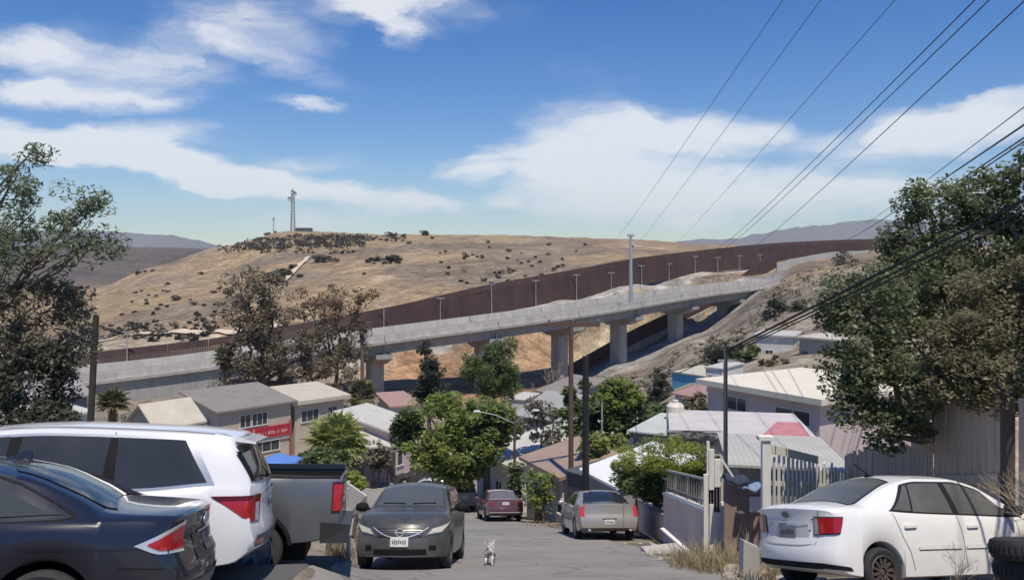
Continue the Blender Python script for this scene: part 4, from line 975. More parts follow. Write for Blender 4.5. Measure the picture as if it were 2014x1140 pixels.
# climbing vines on the roadside shed
for lbl, px, py, rx, ry, d in (('bright green vine climbing the pink roadside shed', 1062, 962, 27, 40, 36.5), ('narrow dark green vine column beside the brown-roofed shed', 1012, 950, 12, 48, 41.5)):
    c, r = E(px, py, rx, ry, d, .5); g = G(c.x, c.y); f = Vector((c.x, c.y, g))
    t = thing('vine', lbl, 'vine', f); leaf_mesh('foliage', clumped(c - f, r, 30, 30, .32), .2, .6, L_BRIGHT if rx > 20 else L_MID, t)
    q = MB(); [limb(q, (random.uniform(-.3, .3), 0, -.2), c - f + Vector((random.uniform(-.4, .4), .1, random.uniform(-.3, .7))), .04, .015) for k in range(4)]; q.build('stem', BARK, t)

# ------------------------------------------------------------------ hillside shrubs
def shrub_proto(seed, m, n=90):
    pts = np.concatenate([blob_points((RNG.uniform(-.5, .5), RNG.uniform(-.5, .5), .35 + RNG.uniform(0, .35)), (.5, .5, .38), n // 3, .4) for _ in range(4)])
    pts[:, 2] = np.maximum(pts[:, 2], .02)
    me_o = leaf_mesh('shrub_mesh', pts, .42, .7, m, None); me = me_o.data; bpy.data.objects.remove(me_o); return me
PROTO = [shrub_proto(1, L_DARK), shrub_proto(2, leaf_mat('dry_brush', [(.12, .10, .068), (.17, .14, .095), (.22, .18, .12)])), shrub_proto(3, leaf_mat('grey_brush', [(.105, .105, .077), (.154, .147, .112)]))]
def shrub(px, py, wpx, k, lab, d0=170.0, d1=600.0):
    # walk out along this line of sight until it meets the slope
    ds = np.geomspace(d0, d1, 500); xs = XD(px, ds); zz = gz(xs, ds); rows = HY - F * zz / ds
    hit = np.nonzero(rows <= py)[0]
    d = float(ds[hit[0]]) if len(hit) else float(ds[np.argmin(rows)])
    x = XD(px, d); s = wpx / F * d / 1.7
    o = bpy.data.objects.new('shrub', PROTO[k]); link(o); o.location = (x, d, G(x, d) - .1 * s); o.scale = (s, s, s * random.uniform(.7, .95)); o.rotation_euler = (0, 0, random.uniform(0, 6.28))
    return tag(o, lab, 'shrub', 'shrubs scattered over the dry hillside')
SH = 'dark rounded shrub scattered alone on the dry grass hillside'
for px, py, w, k in [(838, 463, 22, 0), (770, 468, 26, 1), (795, 466, 12, 1), (630, 516, 44, 2), (575, 528, 26, 2), (556, 545, 44, 2), (420, 577, 16, 1), (432, 569, 12, 0), (398, 632, 20, 1), (270, 540, 16, 0), (285, 535, 10, 1), (301, 533, 10, 0), (715, 540, 10, 0), (743, 513, 22, 1), (775, 514, 40, 2), (805, 480, 12, 1), (850, 470, 10, 1),
                     (660, 515, 18, 1), (590, 545, 18, 2), (1000, 496, 14, 1), (960, 478, 10, 1), (1080, 483, 12, 1), (880, 540, 12, 1), (700, 575, 12, 1), (310, 610, 14, 1), (345, 590, 20, 1), (380, 600, 16, 1), (240, 620, 12, 1), (290, 640, 14, 1), (440, 600, 12, 1), (330, 560, 12, 0), (395, 540, 14, 1), (660, 600, 12, 1)]:
    shrub(px, py, w, k, SH)
HT = 'shrub on the hilltop skyline beside the radio mast'
for px, w in ((524, 12), (530, 10), (541, 8)):
    o = shrub(px, 452, w, 0, HT, 480, 545); o['group'] = 'shrubs on the hilltop by the radio mast'
def brush_belt():
    """dense dark scrub on the shoulder below the tower, and the rough scrub by the border road"""
    rr = np.random.default_rng(3); pts = []
    for (p0, p1, r0, r1, n, s) in ((560, 720, 464, 488, 260, 1.6), (430, 560, 470, 492, 180, 1.4), (440, 700, 486, 500, 60, 1.3), (700, 800, 465, 475, 40, 1.1), (720, 790, 508, 520, 30, 1.0), (255, 425, 570, 650, 36, .7), (900, 1120, 500, 560, 36, .8), (850, 1400, 475, 540, 24, .7), (150, 420, 640, 672, 80, 1.0)):
        for _ in range(n):
            px, py = rr.uniform(p0, p1), rr.uniform(r0, r1)
            ds = np.geomspace(175, 600, 300); xs = XD(px, ds); rows = HY - F * gz(xs, ds) / ds; hit = np.nonzero(rows <= py)[0]
            if not len(hit): continue
            d = ds[hit[0]]; x = XD(px, d); q = s * rr.uniform(.5, 1.3)
            pts.append(blob_points((x, d, G(x, d) + q * .45), (q * 1.1, q * 1.1, q * .7), 16, .3))
    o = leaf_mesh('brush', np.concatenate(pts), 1.15, .7, leaf_mat('belt_brush', [(.038, .038, .028), (.062, .058, .04), (.095, .08, .055)]), None)
    tag(o, 'dark scrub covering the hill shoulder below the lattice tower', 'scrub', kind='stuff')
brush_belt()
def valley_scrub():
    rr = np.random.default_rng(5); pts = []
    for (p0, p1, d0, d1, n, s) in ((1480, 1760, 100, 210, 150, 1.0), (1300, 1500, 98, 150, 60, .8), (560, 760, 96, 120, 60, 1.2), (240, 420, 90, 108, 30, .8), (1130, 1300, 95, 140, 40, .8), (720, 1100, 100, 135, 50, .7), (1560, 1900, 40, 90, 60, .8)):
        for _ in range(n):
            px, d = rr.uniform(p0, p1), rr.uniform(d0, d1); x = XD(px, d); q = s * rr.uniform(.4, 1.2)
            pts.append(blob_points((x, d, G(x, d) + q * .4), (q * 1.1, q * 1.1, q * .7), 22, .3))
    tag(leaf_mesh('brush', np.concatenate(pts), .5, .6, leaf_mat('valley_brush', [(.070, .077, .042), (.140, .133, .077), (.238, .203, .126), (.112, .119, .070)]), None), 'low dry scrub on the valley sides around the viaduct', 'scrub', kind='stuff')
valley_scrub()
# ------------------------------------------------------------------ vehicles
def paint(name, col, metal=.0, rough=.32, dust=.0, dcol=(.42, .38, .31)):
    m = mat(name, col, rough, dust, 1.6, tuple(c * .6 + d * .4 for c, d in zip(col, dcol)), metal=metal, coat=.8 if dust < .5 else .35)
    return m
class Car:
    """lofted body: the length runs from the tail (x=0) to the nose (x=L); +y is the car's left"""
    def __init__(s, name, label, L, top, belt, bot, hw, tw, wheels, wr, body, rear=None, front=None, rr=.10, fr=.16, crown=.06, ww=.21, arch=.055):
        s.L = L; s.top = pchip(*zip(*top)); s.belt = pchip(*zip(*belt)); s.botc = pchip(*zip(*bot)); s.hw = pchip(*zip(*hw)); s.tw = pchip(*zip(*tw))
        s.wheels, s.wr, s.crown, s.rr, s.fr, s.arch = wheels, wr, crown, rr, fr, arch
        s.rear = pchip(*zip(*(rear or [(0, .05), (.5, 0), (1.2, .08)]))); s.front = pchip(*zip(*(front or [(0, .05), (.5, 0), (1.2, .1)])))
        s.root = thing(name, label, 'car'); s.body_mat = body; s.ww = ww
        s.make_body()
    def zb(s, x):
        z = float(s.botc(x))
        for w in s.wheels:
            q = s.wr + s.arch; d = abs(x - w)
            if d < q: z = max(z, s.wr + math.sqrt(q * q - d * d))
        return z
    def sec(s, x):
        w, zs, zt = float(s.hw(x)), float(s.belt(x)), float(s.top(x)); zt = max(zt, zs + .012); zb = min(s.zb(x), zs - .06)
        h = zt - zs; c = min(s.crown, .5 * h); ze = zt - c; wt = w * float(s.tw(x))
        return w, zb, zs, ze, zt, wt
    def prof(s, x):
        w, zb, zs, ze, zt, wt = s.sec(x); d = zs - zb
        P = [(0, zb), (.55 * w, zb), (.90 * w, zb), (.955 * w, zb + .02), (.975 * w, zb + .16 * d), (.995 * w, zb + .38 * d), (w, zb + .56 * d), (.992 * w, zb + .76 * d), (.972 * w, zb + .92 * d), (.945 * w, zs)]
        for t in (.07, .25, .5, .75, .93, 1.0):
            P.append((s.gy(w, wt, t), zs + (ze - zs) * t))
        for q in (.93, .8, .55, .28, 0): P.append((wt * q, ze + (zt - ze) * (1 - q ** 2.2)))
        return P
    def gy(s, w, wt, t): return .94 * w + (wt - .94 * w) * t + .018 * w * math.sin(math.pi * t)
    def D(s, x, y, z):
        w = max(.2, float(s.hw(min(max(x, 0), s.L)))); k = min(1.15, abs(y) / w); E = .75
        if x < E: f = (1 - max(x, 0) / E) ** 2; x = x + f * (float(s.rear(z)) + s.rr * k ** 2.6)
        if x > s.L - E: f = (1 - (s.L - x) / E) ** 2; x = x - f * (float(s.front(z)) + s.fr * k ** 2.4)
        return (x - s.L / 2, y, z)
    def make_body(s):
        xs = set(np.linspace(0, s.L, 64).tolist())
        for w in s.wheels:
            q = s.wr + s.arch
            for a in np.linspace(0, math.pi, 19): xs.add(w - q * math.cos(a))
            xs.add(w - q - .004); xs.add(w + q + .004)
        for e in (.02, .05, .09): xs.add(e); xs.add(s.L - e)
        xs = sorted(x for x in xs if 0 <= x <= s.L)
        vs, fs = [], []; n = None
        for x in xs:
            P = s.prof(x); ring = P + [(-y, z) for y, z in P[-2:0:-1]]; n = len(ring)
            vs += [s.D(x, y, z) for y, z in ring]
        for i in range(len(xs) - 1):
            for k in range(n): fs.append((i * n + k, (i + 1) * n + k, (i + 1) * n + (k + 1) % n, i * n + (k + 1) % n))
        for x, ii, flip in ((0, 0, False), (s.L, len(xs) - 1, True)):
            P = s.prof(x); m = len(P); ny = 10; idx = {}
            for r in range(m):
                y, z = P[r]
                for c in range(ny + 1):
                    if r in (0, m - 1): idx[r, c] = ii * n + r; continue
                    if c == 0: idx[r, c] = ii * n + (n - r) % n
                    elif c == ny: idx[r, c] = ii * n + r
                    else: idx[r, c] = len(vs); vs.append(s.D(x, -y + 2 * y * c / ny, z))
            for r in range(m - 1):
                for c in range(ny):
                    f = [idx[r, c], idx[r, c + 1], idx[r + 1, c + 1], idx[r + 1, c]]; f = [a for i, a in enumerate(f) if a not in f[:i]]
                    if len(f) > 2: fs.append(tuple(f[::-1] if flip else f))
        s.body = mesh_obj('body', vs, fs, s.body_mat, s.root, 38)
    # --- surfaces on the body
    def side(s, x, z, sg):
        w, zb, zs, ze, zt, wt = s.sec(x)
        if z >= zs: y = s.gy(w, wt, min(1, (z - zs) / max(.01, ze - zs)))
        else:
            P = s.prof(x)[3:10]; y = float(np.interp(z, [p[1] for p in P], [p[0] for p in P]))
        return s.D(x, sg * y, z)
    def topp(s, x, q):
        w, zb, zs, ze, zt, wt = s.sec(x); return s.D(x, wt * q, ze + (zt - ze) * (1 - abs(q) ** 2.2))
    def perim(s, p, z, sg, front=False):
        """p<0 runs across the tail (or nose) from the corner, p>0 along the flank"""
        x0 = s.L if front else 0
        if p <= 0:
            P = s.prof(x0); y = float(np.interp(z, [q[1] for q in P[3:]], [q[0] for q in P[3:]])); return s.D(x0, sg * (y + p), z)
        return s.side(x0 - p if front else p, z, sg)
    def patch(s, name, fn, nu, nv, off, m, parent=None, smooth=180, thick=0):
        g = np.array([[fn(u / nu, v / nv) for u in range(nu + 1)] for v in range(nv + 1)], float)
        du = np.gradient(g, axis=1); dv = np.gradient(g, axis=0); nr = np.cross(du, dv); nr /= np.maximum(np.linalg.norm(nr, axis=2)[..., None], 1e-9)
        cen = np.array([0, 0, .75]); sgn = np.sign(np.sum((g.reshape(-1, 3).mean(0) - cen) * nr.reshape(-1, 3).mean(0))) or 1
        g = g + nr * sgn * off; fs = []
        for v in range(nv):
            for u in range(nu):
                k = v * (nu + 1) + u; f = (k, k + 1, k + nu + 2, k + nu + 1); fs.append(f if sgn > 0 else f[::-1])
        return mesh_obj(name, g.reshape(-1, 3).tolist(), fs, m, parent or s.root, smooth)
    def quad(s, name, sg, c, m, off=.006, front=False, parent=None, nu=10, nv=4):
        """light or panel given by four (p, z) corners on the tail/flank perimeter: bottom-in, bottom-out, top-out, top-in"""
        def fn(u, v):
            a = [c[0][i] * (1 - u) + c[1][i] * u for i in (0, 1)]; b = [c[3][i] * (1 - u) + c[2][i] * u for i in (0, 1)]
            return s.perim(a[0] * (1 - v) + b[0] * v, a[1] * (1 - v) + b[1] * v, sg, front)
        return s.patch(name, fn, nu, nv, off, m, parent)
    def end_rect(s, name, y0, y1, z0, z1, m, off=.008, front=False, parent=None, nu=6, nv=2, dy=0):
        x = s.L if front else 0
        return s.patch(name, lambda u, v: s.D(x, y0 + (y1 - y0) * u, z0 + (z1 - z0) * v + dy * abs(2 * u - 1) ** 2), nu, nv, off, m, parent)
    def side_rect(s, name, x0, x1, z0, z1, sg, m, off=.006, parent=None, nu=8, nv=2, slant=0):
        return s.patch(name, lambda u, v: s.side(x0 + (x1 - x0) * u + slant * v, z0 + (z1 - z0) * v, sg), nu, nv, off, m, parent)
    def side_glass(s, sg, x0b, x0t, x1b, x1t, m=GLASS, lo=.03, hi=.05, off=.007, name='window', parent=None, nu=14):
        def fn(u, v):
            a = x0b + (x0t - x0b) * v; b = x1b + (x1t - x1b) * v; x = a + (b - a) * u
            w, zb, zs, ze, zt, wt = s.sec(x); z0 = zs + lo; z1 = max(z0 + .004, ze - hi)
            return s.side(x, z0 + (z1 - z0) * v, sg)
        return s.patch(name, fn, nu, 6, off, m, parent)
    def top_glass(s, x0, x1, q=.86, m=GLASS, off=.007, name='rear_window', bow=0.0, parent=None):
        return s.patch(name, lambda u, v: s.topp(x0 + (x1 - x0) * v + bow * (2 * u - 1) ** 2, q * (2 * u - 1)), 14, 10, off, m, parent)
    def seam(s, sg, pts, m=None, w=.012, off=.004, name='seam'):
        m = m or BLACK
        P = pts
        def fn(u, v):
            f = u * (len(P) - 1); i = min(int(f), len(P) - 2); t = f - i
            x = P[i][0] * (1 - t) + P[i + 1][0] * t; z = P[i][1] * (1 - t) + P[i + 1][1] * t
            dx, dz = P[i + 1][0] - P[i][0], P[i + 1][1] - P[i][1]; l = math.hypot(dx, dz)
            return s.side(x - dz / l * w * (v - .5), z + dx / l * w * (v - .5), sg)
        return s.patch(name, fn, 6 * (len(P) - 1), 1, off, m)
    def handle(s, sg, x, z, m):
        p = Vector(s.side(x, z, sg)); q = MB(); q.bar(p + Vector((-.09, sg * .022, 0)), p + Vector((.09, sg * .022, .006)), .022, .03); q.bar(p + Vector((-.085, 0, 0)), p + Vector((-.085, sg * .025, 0)), .03); q.bar(p + Vector((.085, 0, 0)), p + Vector((.085, sg * .025, 0)), .03)
        return q.build('door_handle', m, s.root)
    def mirror(s, sg, x, z, m, sz=1.0):
        p = Vector(s.side(x, z, sg)); q = MB()
        q.lathe([(0, -.11), (.05, -.10), (.082, -.05), (.088, .02), (.07, .085), (.03, .11), (0, .112)], 12, 'y', (0, 0, 0), close=False)
        q.v = [(a * .55 * sz, b * sz, c * .85 * sz) for a, b, c in q.v]; q.v = [(p.x + a, p.y + sg * .16 * sz + b, p.z + .05 + c) for a, b, c in q.v]
        q.bar(p + Vector((0, -sg * .02, 0)), p + Vector((0, sg * .1, .03)), .05, .05)
        return q.build('mirror', m, s.root, 50)
    def add_wheels(s, rim, spokes=5, steel=False, track=None, tyre_m=None):
        r = s.wr; rimr = r * .64
        for xw in s.wheels:
            for sg in (1, -1):
                y = (track or float(s.hw(s.L / 2)) - .12)
                e = bpy.data.objects.new('wheel', None); link(e, s.root); e.location = (xw - s.L / 2, sg * y, r); e.rotation_euler = (0, random.uniform(0, 1), 0 if sg > 0 else math.pi)
                h = s.ww / 2
                MB().lathe([(rimr, -h * .8), (r * .88, -h), (r * .97, -h * .8), (r, -h * .4), (r, h * .4), (r * .97, h * .8), (r * .88, h), (rimr, h * .8)], 36, 'y').build('tyre', tyre_m or RUBBER, e, 50)
                q = MB(); q.lathe([(rimr + .012, h * .82), (rimr, h * .9), (rimr * .92, h * .55), (rimr * .9, -h * .6), (rimr, -h * .7)], 36, 'y', close=False)
                q.lathe([(0, h * .1), (rimr * .92, h * .05)], 24, 'y', close=False)
                q.lathe([(0, h * .62), (rimr * .2, h * .6), (rimr * .26, h * .4), (rimr * .26, 0)], 18, 'y', close=False)
                for k in range(spokes):
                    a = 2 * math.pi * k / spokes; c, d = math.cos(a), math.sin(a)
                    if steel: q.bar((rimr * .3 * c, h * .42, rimr * .3 * d), (rimr * .9 * c, h * .5, rimr * .9 * d), .03, .05, (0, 1, 0))
                    else: q.bar((rimr * .16 * c, h * .5, rimr * .16 * d), (rimr * .93 * c, h * .62, rimr * .93 * d), .055, .03, (0, 1, 0))
                q.build('rim', rim, e, 45)
        # dark underbody so no daylight shows through the wheel tunnels
        MB().box(-s.L / 2 + .5, s.L / 2 - .4, -float(s.hw(s.L / 2)) + .30, float(s.hw(s.L / 2)) - .30, .25, .62).build('underbody', BLACK, s.root)
    def plate(s, z, front=False, m=None, y=0.0, w=.3, h=.15, off=.012):
        b = s.end_rect('license_plate', y - w / 2, y + w / 2, z, z + h, m or mat('plate_white', (.62, .62, .60), .6, .3, 9), off, front)
        rr = random.Random(int(z * 100)); x = y - w * .40
        for k in range(7):
            ww = w * .075
            s.end_rect('lettering', x, x + ww, z + h * rr.choice((.25, .3)), z + h * rr.choice((.62, .7)), mat('plate_ink', (.10, .10, .11), .7), off + .003, front, b, 1, 1); x += w * .115
        return b
    def place(s, near, heading, corner='rl', lift=0.0):
        """near: world (x, y) of a tail/nose corner (or 'c': centre); heading in degrees"""
        M = ground_matrix(near[0], near[1], heading); w = float(s.hw(s.L / 2))
        loc = {'rl': (-s.L / 2, w), 'rr': (-s.L / 2, -w), 'fl': (s.L / 2, w), 'fr': (s.L / 2, -w), 'c': (0, 0), 'fc': (s.L / 2, 0)}[corner]
        off = M @ Vector((loc[0], loc[1], 0)); o = Vector((near[0] - off.x, near[1] - off.y, 0))
        for _ in range(2):
            M = ground_matrix(o.x, o.y, heading); off = M @ Vector((loc[0], loc[1], 0)); o = Vector((near[0] - off.x, near[1] - off.y, 0))
        s.root.location = (o.x, o.y, G(o.x, o.y) + .012 + lift); s.root.rotation_euler = M.to_euler()
        return s.root

RED_LENS = mat('red_lens', (.36, .008, .014), .12, .3, 12, (.50, .03, .035), coat=.6)
CLEAR_LENS = mat('clear_lens', (.62, .62, .60), .12, .4, 14, (.40, .40, .40), coat=.8)
DUSTY_LENS = mat('dusty_headlight', (.58, .55, .46), .3, .6, 10, (.40, .38, .32), coat=.3)
ALLOY = mat('alloy_rim', (.40, .40, .40), .35, metal=.7)
STEEL_RIM = mat('steel_rim', (.075, .07, .065), .6, .6, 12, (.16, .11, .08), metal=.3)
DUST_GLASS = mat('dusty_glass', (.085, .088, .085), .32, .7, 2.2, (.15, .148, .138), spec=.45)
TINT = mat('tinted_glass', (.032, .034, .035), .05, .7, 1.3, (.06, .062, .062), spec=.6)
SKY_GLASS = mat('clean_dark_glass', (.02, .024, .03), .03, spec=.9)

# ---- navy sedan, tail light ringed with chrome, nearest of the three on the apron
NAVY = paint('navy_paint', (.013, .014, .022), 0, .28)
c = Car('sedan', 'dark navy sedan with a red triangular tail light ringed in chrome', 4.84,
        top=[(0, 1.03), (.12, 1.06), (.5, 1.08), (.72, 1.10), (1.0, 1.22), (1.45, 1.385), (1.95, 1.45), (2.5, 1.452), (3.0, 1.39), (3.5, 1.19), (3.75, 1.06), (4.3, .93), (4.7, .80), (4.84, .70)],
        belt=[(0, .98), (.5, 1.0), (1.0, 1.0), (1.7, .975), (2.6, .955), (3.5, .93), (3.8, .93), (4.4, .82), (4.84, .62)], bot=[(0, .38), (.25, .28), (.9, .20), (4.0, .20), (4.84, .26)],
        hw=[(0, .80), (.2, .86), (.7, .905), (1.6, .915), (3.6, .915), (4.4, .88), (4.84, .74)], tw=[(0, .86), (.5, .84), (1.0, .74), (1.7, .66), (2.6, .655), (3.2, .70), (3.75, .86), (4.84, .86)],
        wheels=(1.10, 3.85), wr=.325, body=NAVY, rear=[(0, .10), (.40, .02), (.55, 0), (.66, .03), (.80, .10), (1.0, .09), (1.1, .06), (1.3, .06)], rr=.15)
c.top_glass(.80, 1.62, .80, SKY_GLASS, bow=-.12)
for sg in (1, -1):
    c.side_glass(sg, .98, 1.56, 1.66, 1.64, mat('quarter_glass', (.05, .058, .056), .08, spec=.6), .05, .075, .009)
    c.side_glass(sg, 1.74, 1.72, 2.60, 2.56, TINT, .045, .06, .008); c.side_glass(sg, 2.68, 2.64, 3.60, 3.02, TINT, .045, .06, .008)
    c.side_rect('chrome_strip', 1.72, 3.5, .988, 1.005, sg, CHROME, .008, nu=20, slant=0).data
    c.seam(sg, [(.93, 1.035), (1.05, 1.012), (1.4, .998), (1.69, .99), (1.69, .60), (1.74, .30)]); c.seam(sg, [(2.64, .955), (2.66, .3)])
    c.seam(sg, [(.93, 1.04), (1.1, 1.13), (1.4, 1.27), (1.7, 1.36)], w=.016)
    c.seam(sg, [(.30, .795), (1.2, .80), (3.6, .79)], mat('shade_line', (.01, .011, .018), .5), .012)  # no panel joint: crease shade painted as a dark strip along the flank
    k = c.quad('tail_light', sg, [(-.20, .74), (.16, .75), (.42, .82), (-.18, .985)], CHROME, .010)
    c.quad('lens', sg, [(-.20, .765), (.12, .775), (.28, .825), (-.18, .95)], RED_LENS, .017, parent=k)
    c.handle(sg, 2.0, .86, NAVY); c.mirror(sg, 3.3, .98, NAVY)
c.end_rect('trunk_panel', -.42, .42, .64, .84, mat('black_trim', (.02, .02, .022), .3), .006)
c.end_rect('chrome_strip', -.30, .30, .845, .865, CHROME, .012); c.plate(.68, m=mat('plate_dark', (.09, .09, .09), .5))
e = MB().lathe([(.0, 0), (.075, 0), (.075, .012), (.055, .016), (.0, .014)], 18, 'y', close=False); e.v = [(-b, a * 1.7, z_ * .75) for a, b, z_ in e.v]
e.v = [(c.D(0, 0, .93)[0] - .004 + x, y, .93 + z) for x, y, z in e.v]; e.build('emblem', CHROME, c.root, 50)
c.end_rect('bumper_trim', -.62, .62, .42, .50, mat('grey_trim', (.10, .10, .105), .5), .006)
c.seam(1, [(.10, .64), (.55, .66)], w=.008); c.seam(-1, [(.10, .64), (.55, .66)], w=.008)
q = MB().hexa([(-.14, -.025, 0), (.10, -.03, 0), (.10, .03, 0), (-.14, .025, 0), (-.145, -.006, .065), (-.09, -.008, .07), (-.09, .008, .07), (-.145, .006, .065)]); x0 = c.topp(1.72, 0); q.v = [(a + x0[0], b, z + x0[2] - .004) for a, b, z in q.v]; q.build('shark_fin_antenna', NAVY, c.root)
c.add_wheels(ALLOY, 6)
c.place((-2.50, 6.25), 191, 'rl')

# ---- white SUV
WHITE = paint('white_paint', (.74, .75, .76), 0, .30)
GREY_TRIM = mat('grey_cladding', (.16, .16, .16), .6, .3, 3)
c = Car('suv', 'large white three-row SUV with roof rails parked between the navy sedan and the pickup', 4.95,
        top=[(0, 1.45), (.04, 1.62), (.12, 1.685), (.35, 1.715), (1.2, 1.765), (2.3, 1.785), (3.0, 1.74), (3.45, 1.58), (3.85, 1.27), (4.0, 1.17), (4.5, 1.10), (4.8, 1.0), (4.95, .85)],
        belt=[(0, 1.13), (.5, 1.135), (1.3, 1.07), (2.6, 1.03), (3.7, 1.02), (4.0, 1.08), (4.6, .98), (4.95, .75)], bot=[(0, .45), (.3, .30), (1, .26), (4, .26), (4.95, .32)],
        hw=[(0, .88), (.2, .93), (.7, .975), (2, .995), (3.8, .99), (4.5, .95), (4.95, .82)], tw=[(0, .76), (.5, .745), (2, .725), (3.0, .72), (3.5, .76), (3.95, .88), (4.95, .88)],
        wheels=(1.05, 3.88), wr=.375, body=WHITE, rear=[(0, .12), (.48, .02), (.62, 0), (.74, .06), (.95, .07), (1.15, .10), (1.45, .26), (1.62, .37), (1.7, .36)], rr=.13)
for sg in (1, -1):
    c.side_glass(sg, .66, .95, 1.62, 1.66, TINT, .05, .075, .010); c.side_glass(sg, 1.76, 1.74, 2.66, 2.64, TINT, .045, .075, .010); c.side_glass(sg, 2.78, 2.76, 3.78, 3.30, TINT, .045, .07, .010)
    c.side_glass(sg, .56, .87, 3.86, 3.36, mat('silver_trim', (.55, .56, .57), .3, metal=.6), .012, .045, .004, 'window_trim', nu=30)
    c.side_glass(sg, 1.58, 1.62, 1.80, 1.78, BLACK, .045, .075, .007, 'pillar'); c.side_glass(sg, 2.62, 2.60, 2.82, 2.80, BLACK, .045, .075, .007, 'pillar')
    c.seam(sg, [(1.70, 1.70), (1.70, 1.06), (1.62, .8), (1.58, .40)], w=.010); c.seam(sg, [(2.68, 1.03), (2.70, .35)], w=.010)
    k = c.quad('tail_light', sg, [(-.24, .74), (-.02, .74), (.60, 1.03), (-.28, 1.03)], RED_LENS, .012)
    c.quad('dark_band', sg, [(-.28, .985), (.50, .985), (.60, 1.034), (-.28, 1.034)], mat('smoked_lens', (.10, .006, .010), .1), .016, parent=k)
    c.quad('clear_lens', sg, [(-.22, .75), (-.12, .75), (-.12, .95), (-.22, .95)], CLEAR_LENS, .016, parent=k)
    c.side_rect('cladding', 1.56, 3.36, .30, .43, sg, GREY_TRIM, .004, nu=60); c.handle(sg, 1.9, .97, WHITE); c.handle(sg, 2.95, .95, WHITE); c.mirror(sg, 3.5, 1.08, WHITE, 1.15)
    q = MB(); q.tube([(Vector(c.topp(x, sg * .90)) + Vector((0, 0, -.005 if .45 < x < 2.95 else -.02))) for x in (.35, .5, 1.0, 1.6, 2.2, 2.8, 3.05)], .022, 6); q.build('roof_rail', mat('rail_grey', (.17, .175, .18), .45), c.root, 60)
c.end_rect('rear_window', -.70, .70, 1.17, 1.56, TINT, .012, nu=10, nv=5)
for sg in (1, -1): c.end_rect('window_pillar', sg * .68, sg * .80, 1.18, 1.50, BLACK, .011, nu=2, nv=5)
q = MB().hexa([(-.05, -.64, 1.585), (.40, -.70, 1.64), (.40, .70, 1.64), (-.05, .64, 1.585), (-.05, -.64, 1.61), (.40, -.70, 1.705), (.40, .70, 1.705), (-.05, .64, 1.61)]); q.v = [(a - c.L / 2 + .25, b, z) for a, b, z in q.v]; q.build('roof_spoiler', WHITE, c.root)
c.end_rect('lower_bumper', -.80, .80, .47, .60, GREY_TRIM, .006, nu=10); c.plate(.80); c.end_rect('garnish', -.55, .55, .985, 1.03, CHROME, .012)
c.quad('rear_reflector', 1, [(-.26, .50), (-.02, .50), (-.02, .56), (-.26, .56)], RED_LENS, .012); c.quad('rear_reflector', -1, [(-.26, .50), (-.02, .50), (-.02, .56), (-.26, .56)], RED_LENS, .012)
q = MB(); w0 = Vector(c.D(0, .1, 1.19)); q.bar(w0 + Vector((-.02, 0, 0)), w0 + Vector((-.03, .42, .08)), .02); q.build('rear_wiper', BLACK, c.root)
c.add_wheels(ALLOY, 5)
c.place((-2.74, 8.85), 190.5, 'rl')

# ---- grey pickup
GREY = paint('grey_paint', (.105, .115, .125), .3, .36, .25, (.36, .34, .31))
c = Car('pickup', 'slate grey pickup truck with tall red tail light and open bed', 5.3,
        top=[(0, 1.40), (1.62, 1.42), (1.66, 1.45), (1.78, 1.74), (1.95, 1.83), (2.8, 1.85), (3.2, 1.79), (3.75, 1.40), (3.9, 1.27), (4.6, 1.22), (5.1, 1.12), (5.3, .95)],
        belt=[(0, 1.375), (1.6, 1.385), (1.9, 1.22), (3.7, 1.18), (4.0, 1.2), (4.8, 1.12), (5.3, .85)], bot=[(0, .60), (.5, .50), (1.8, .44), (4, .44), (5.3, .42)],
        hw=[(0, .90), (.15, .93), (.6, .945), (2, .95), (4.6, .94), (5.3, .84)], tw=[(0, .92), (1.6, .92), (1.85, .76), (2.9, .75), (3.3, .78), (3.85, .90), (5.3, .90)],
        wheels=(1.18, 4.3), wr=.40, body=GREY, rear=[(0, .06), (.6, .04), (1.35, 0), (1.5, .02)], rr=.035, crown=.015, arch=.08)
cut = MB().box(-2.60, -1.06, -.80, .80, .86, 1.7).build('bed_cut', None)
bm_ = c.body.modifiers.new('bed', 'BOOLEAN'); bm_.operation = 'DIFFERENCE'; bm_.object = cut; bm_.solver = 'EXACT'
bpy.context.view_layer.update(); dg = bpy.context.evaluated_depsgraph_get(); me = bpy.data.meshes.new_from_object(c.body.evaluated_get(dg)); c.body.modifiers.clear(); c.body.data = me; bpy.data.objects.remove(cut)
MB().box(-2.585, -1.075, -.785, .785, .862, .875).build('bed_liner', BLACK, c.root)
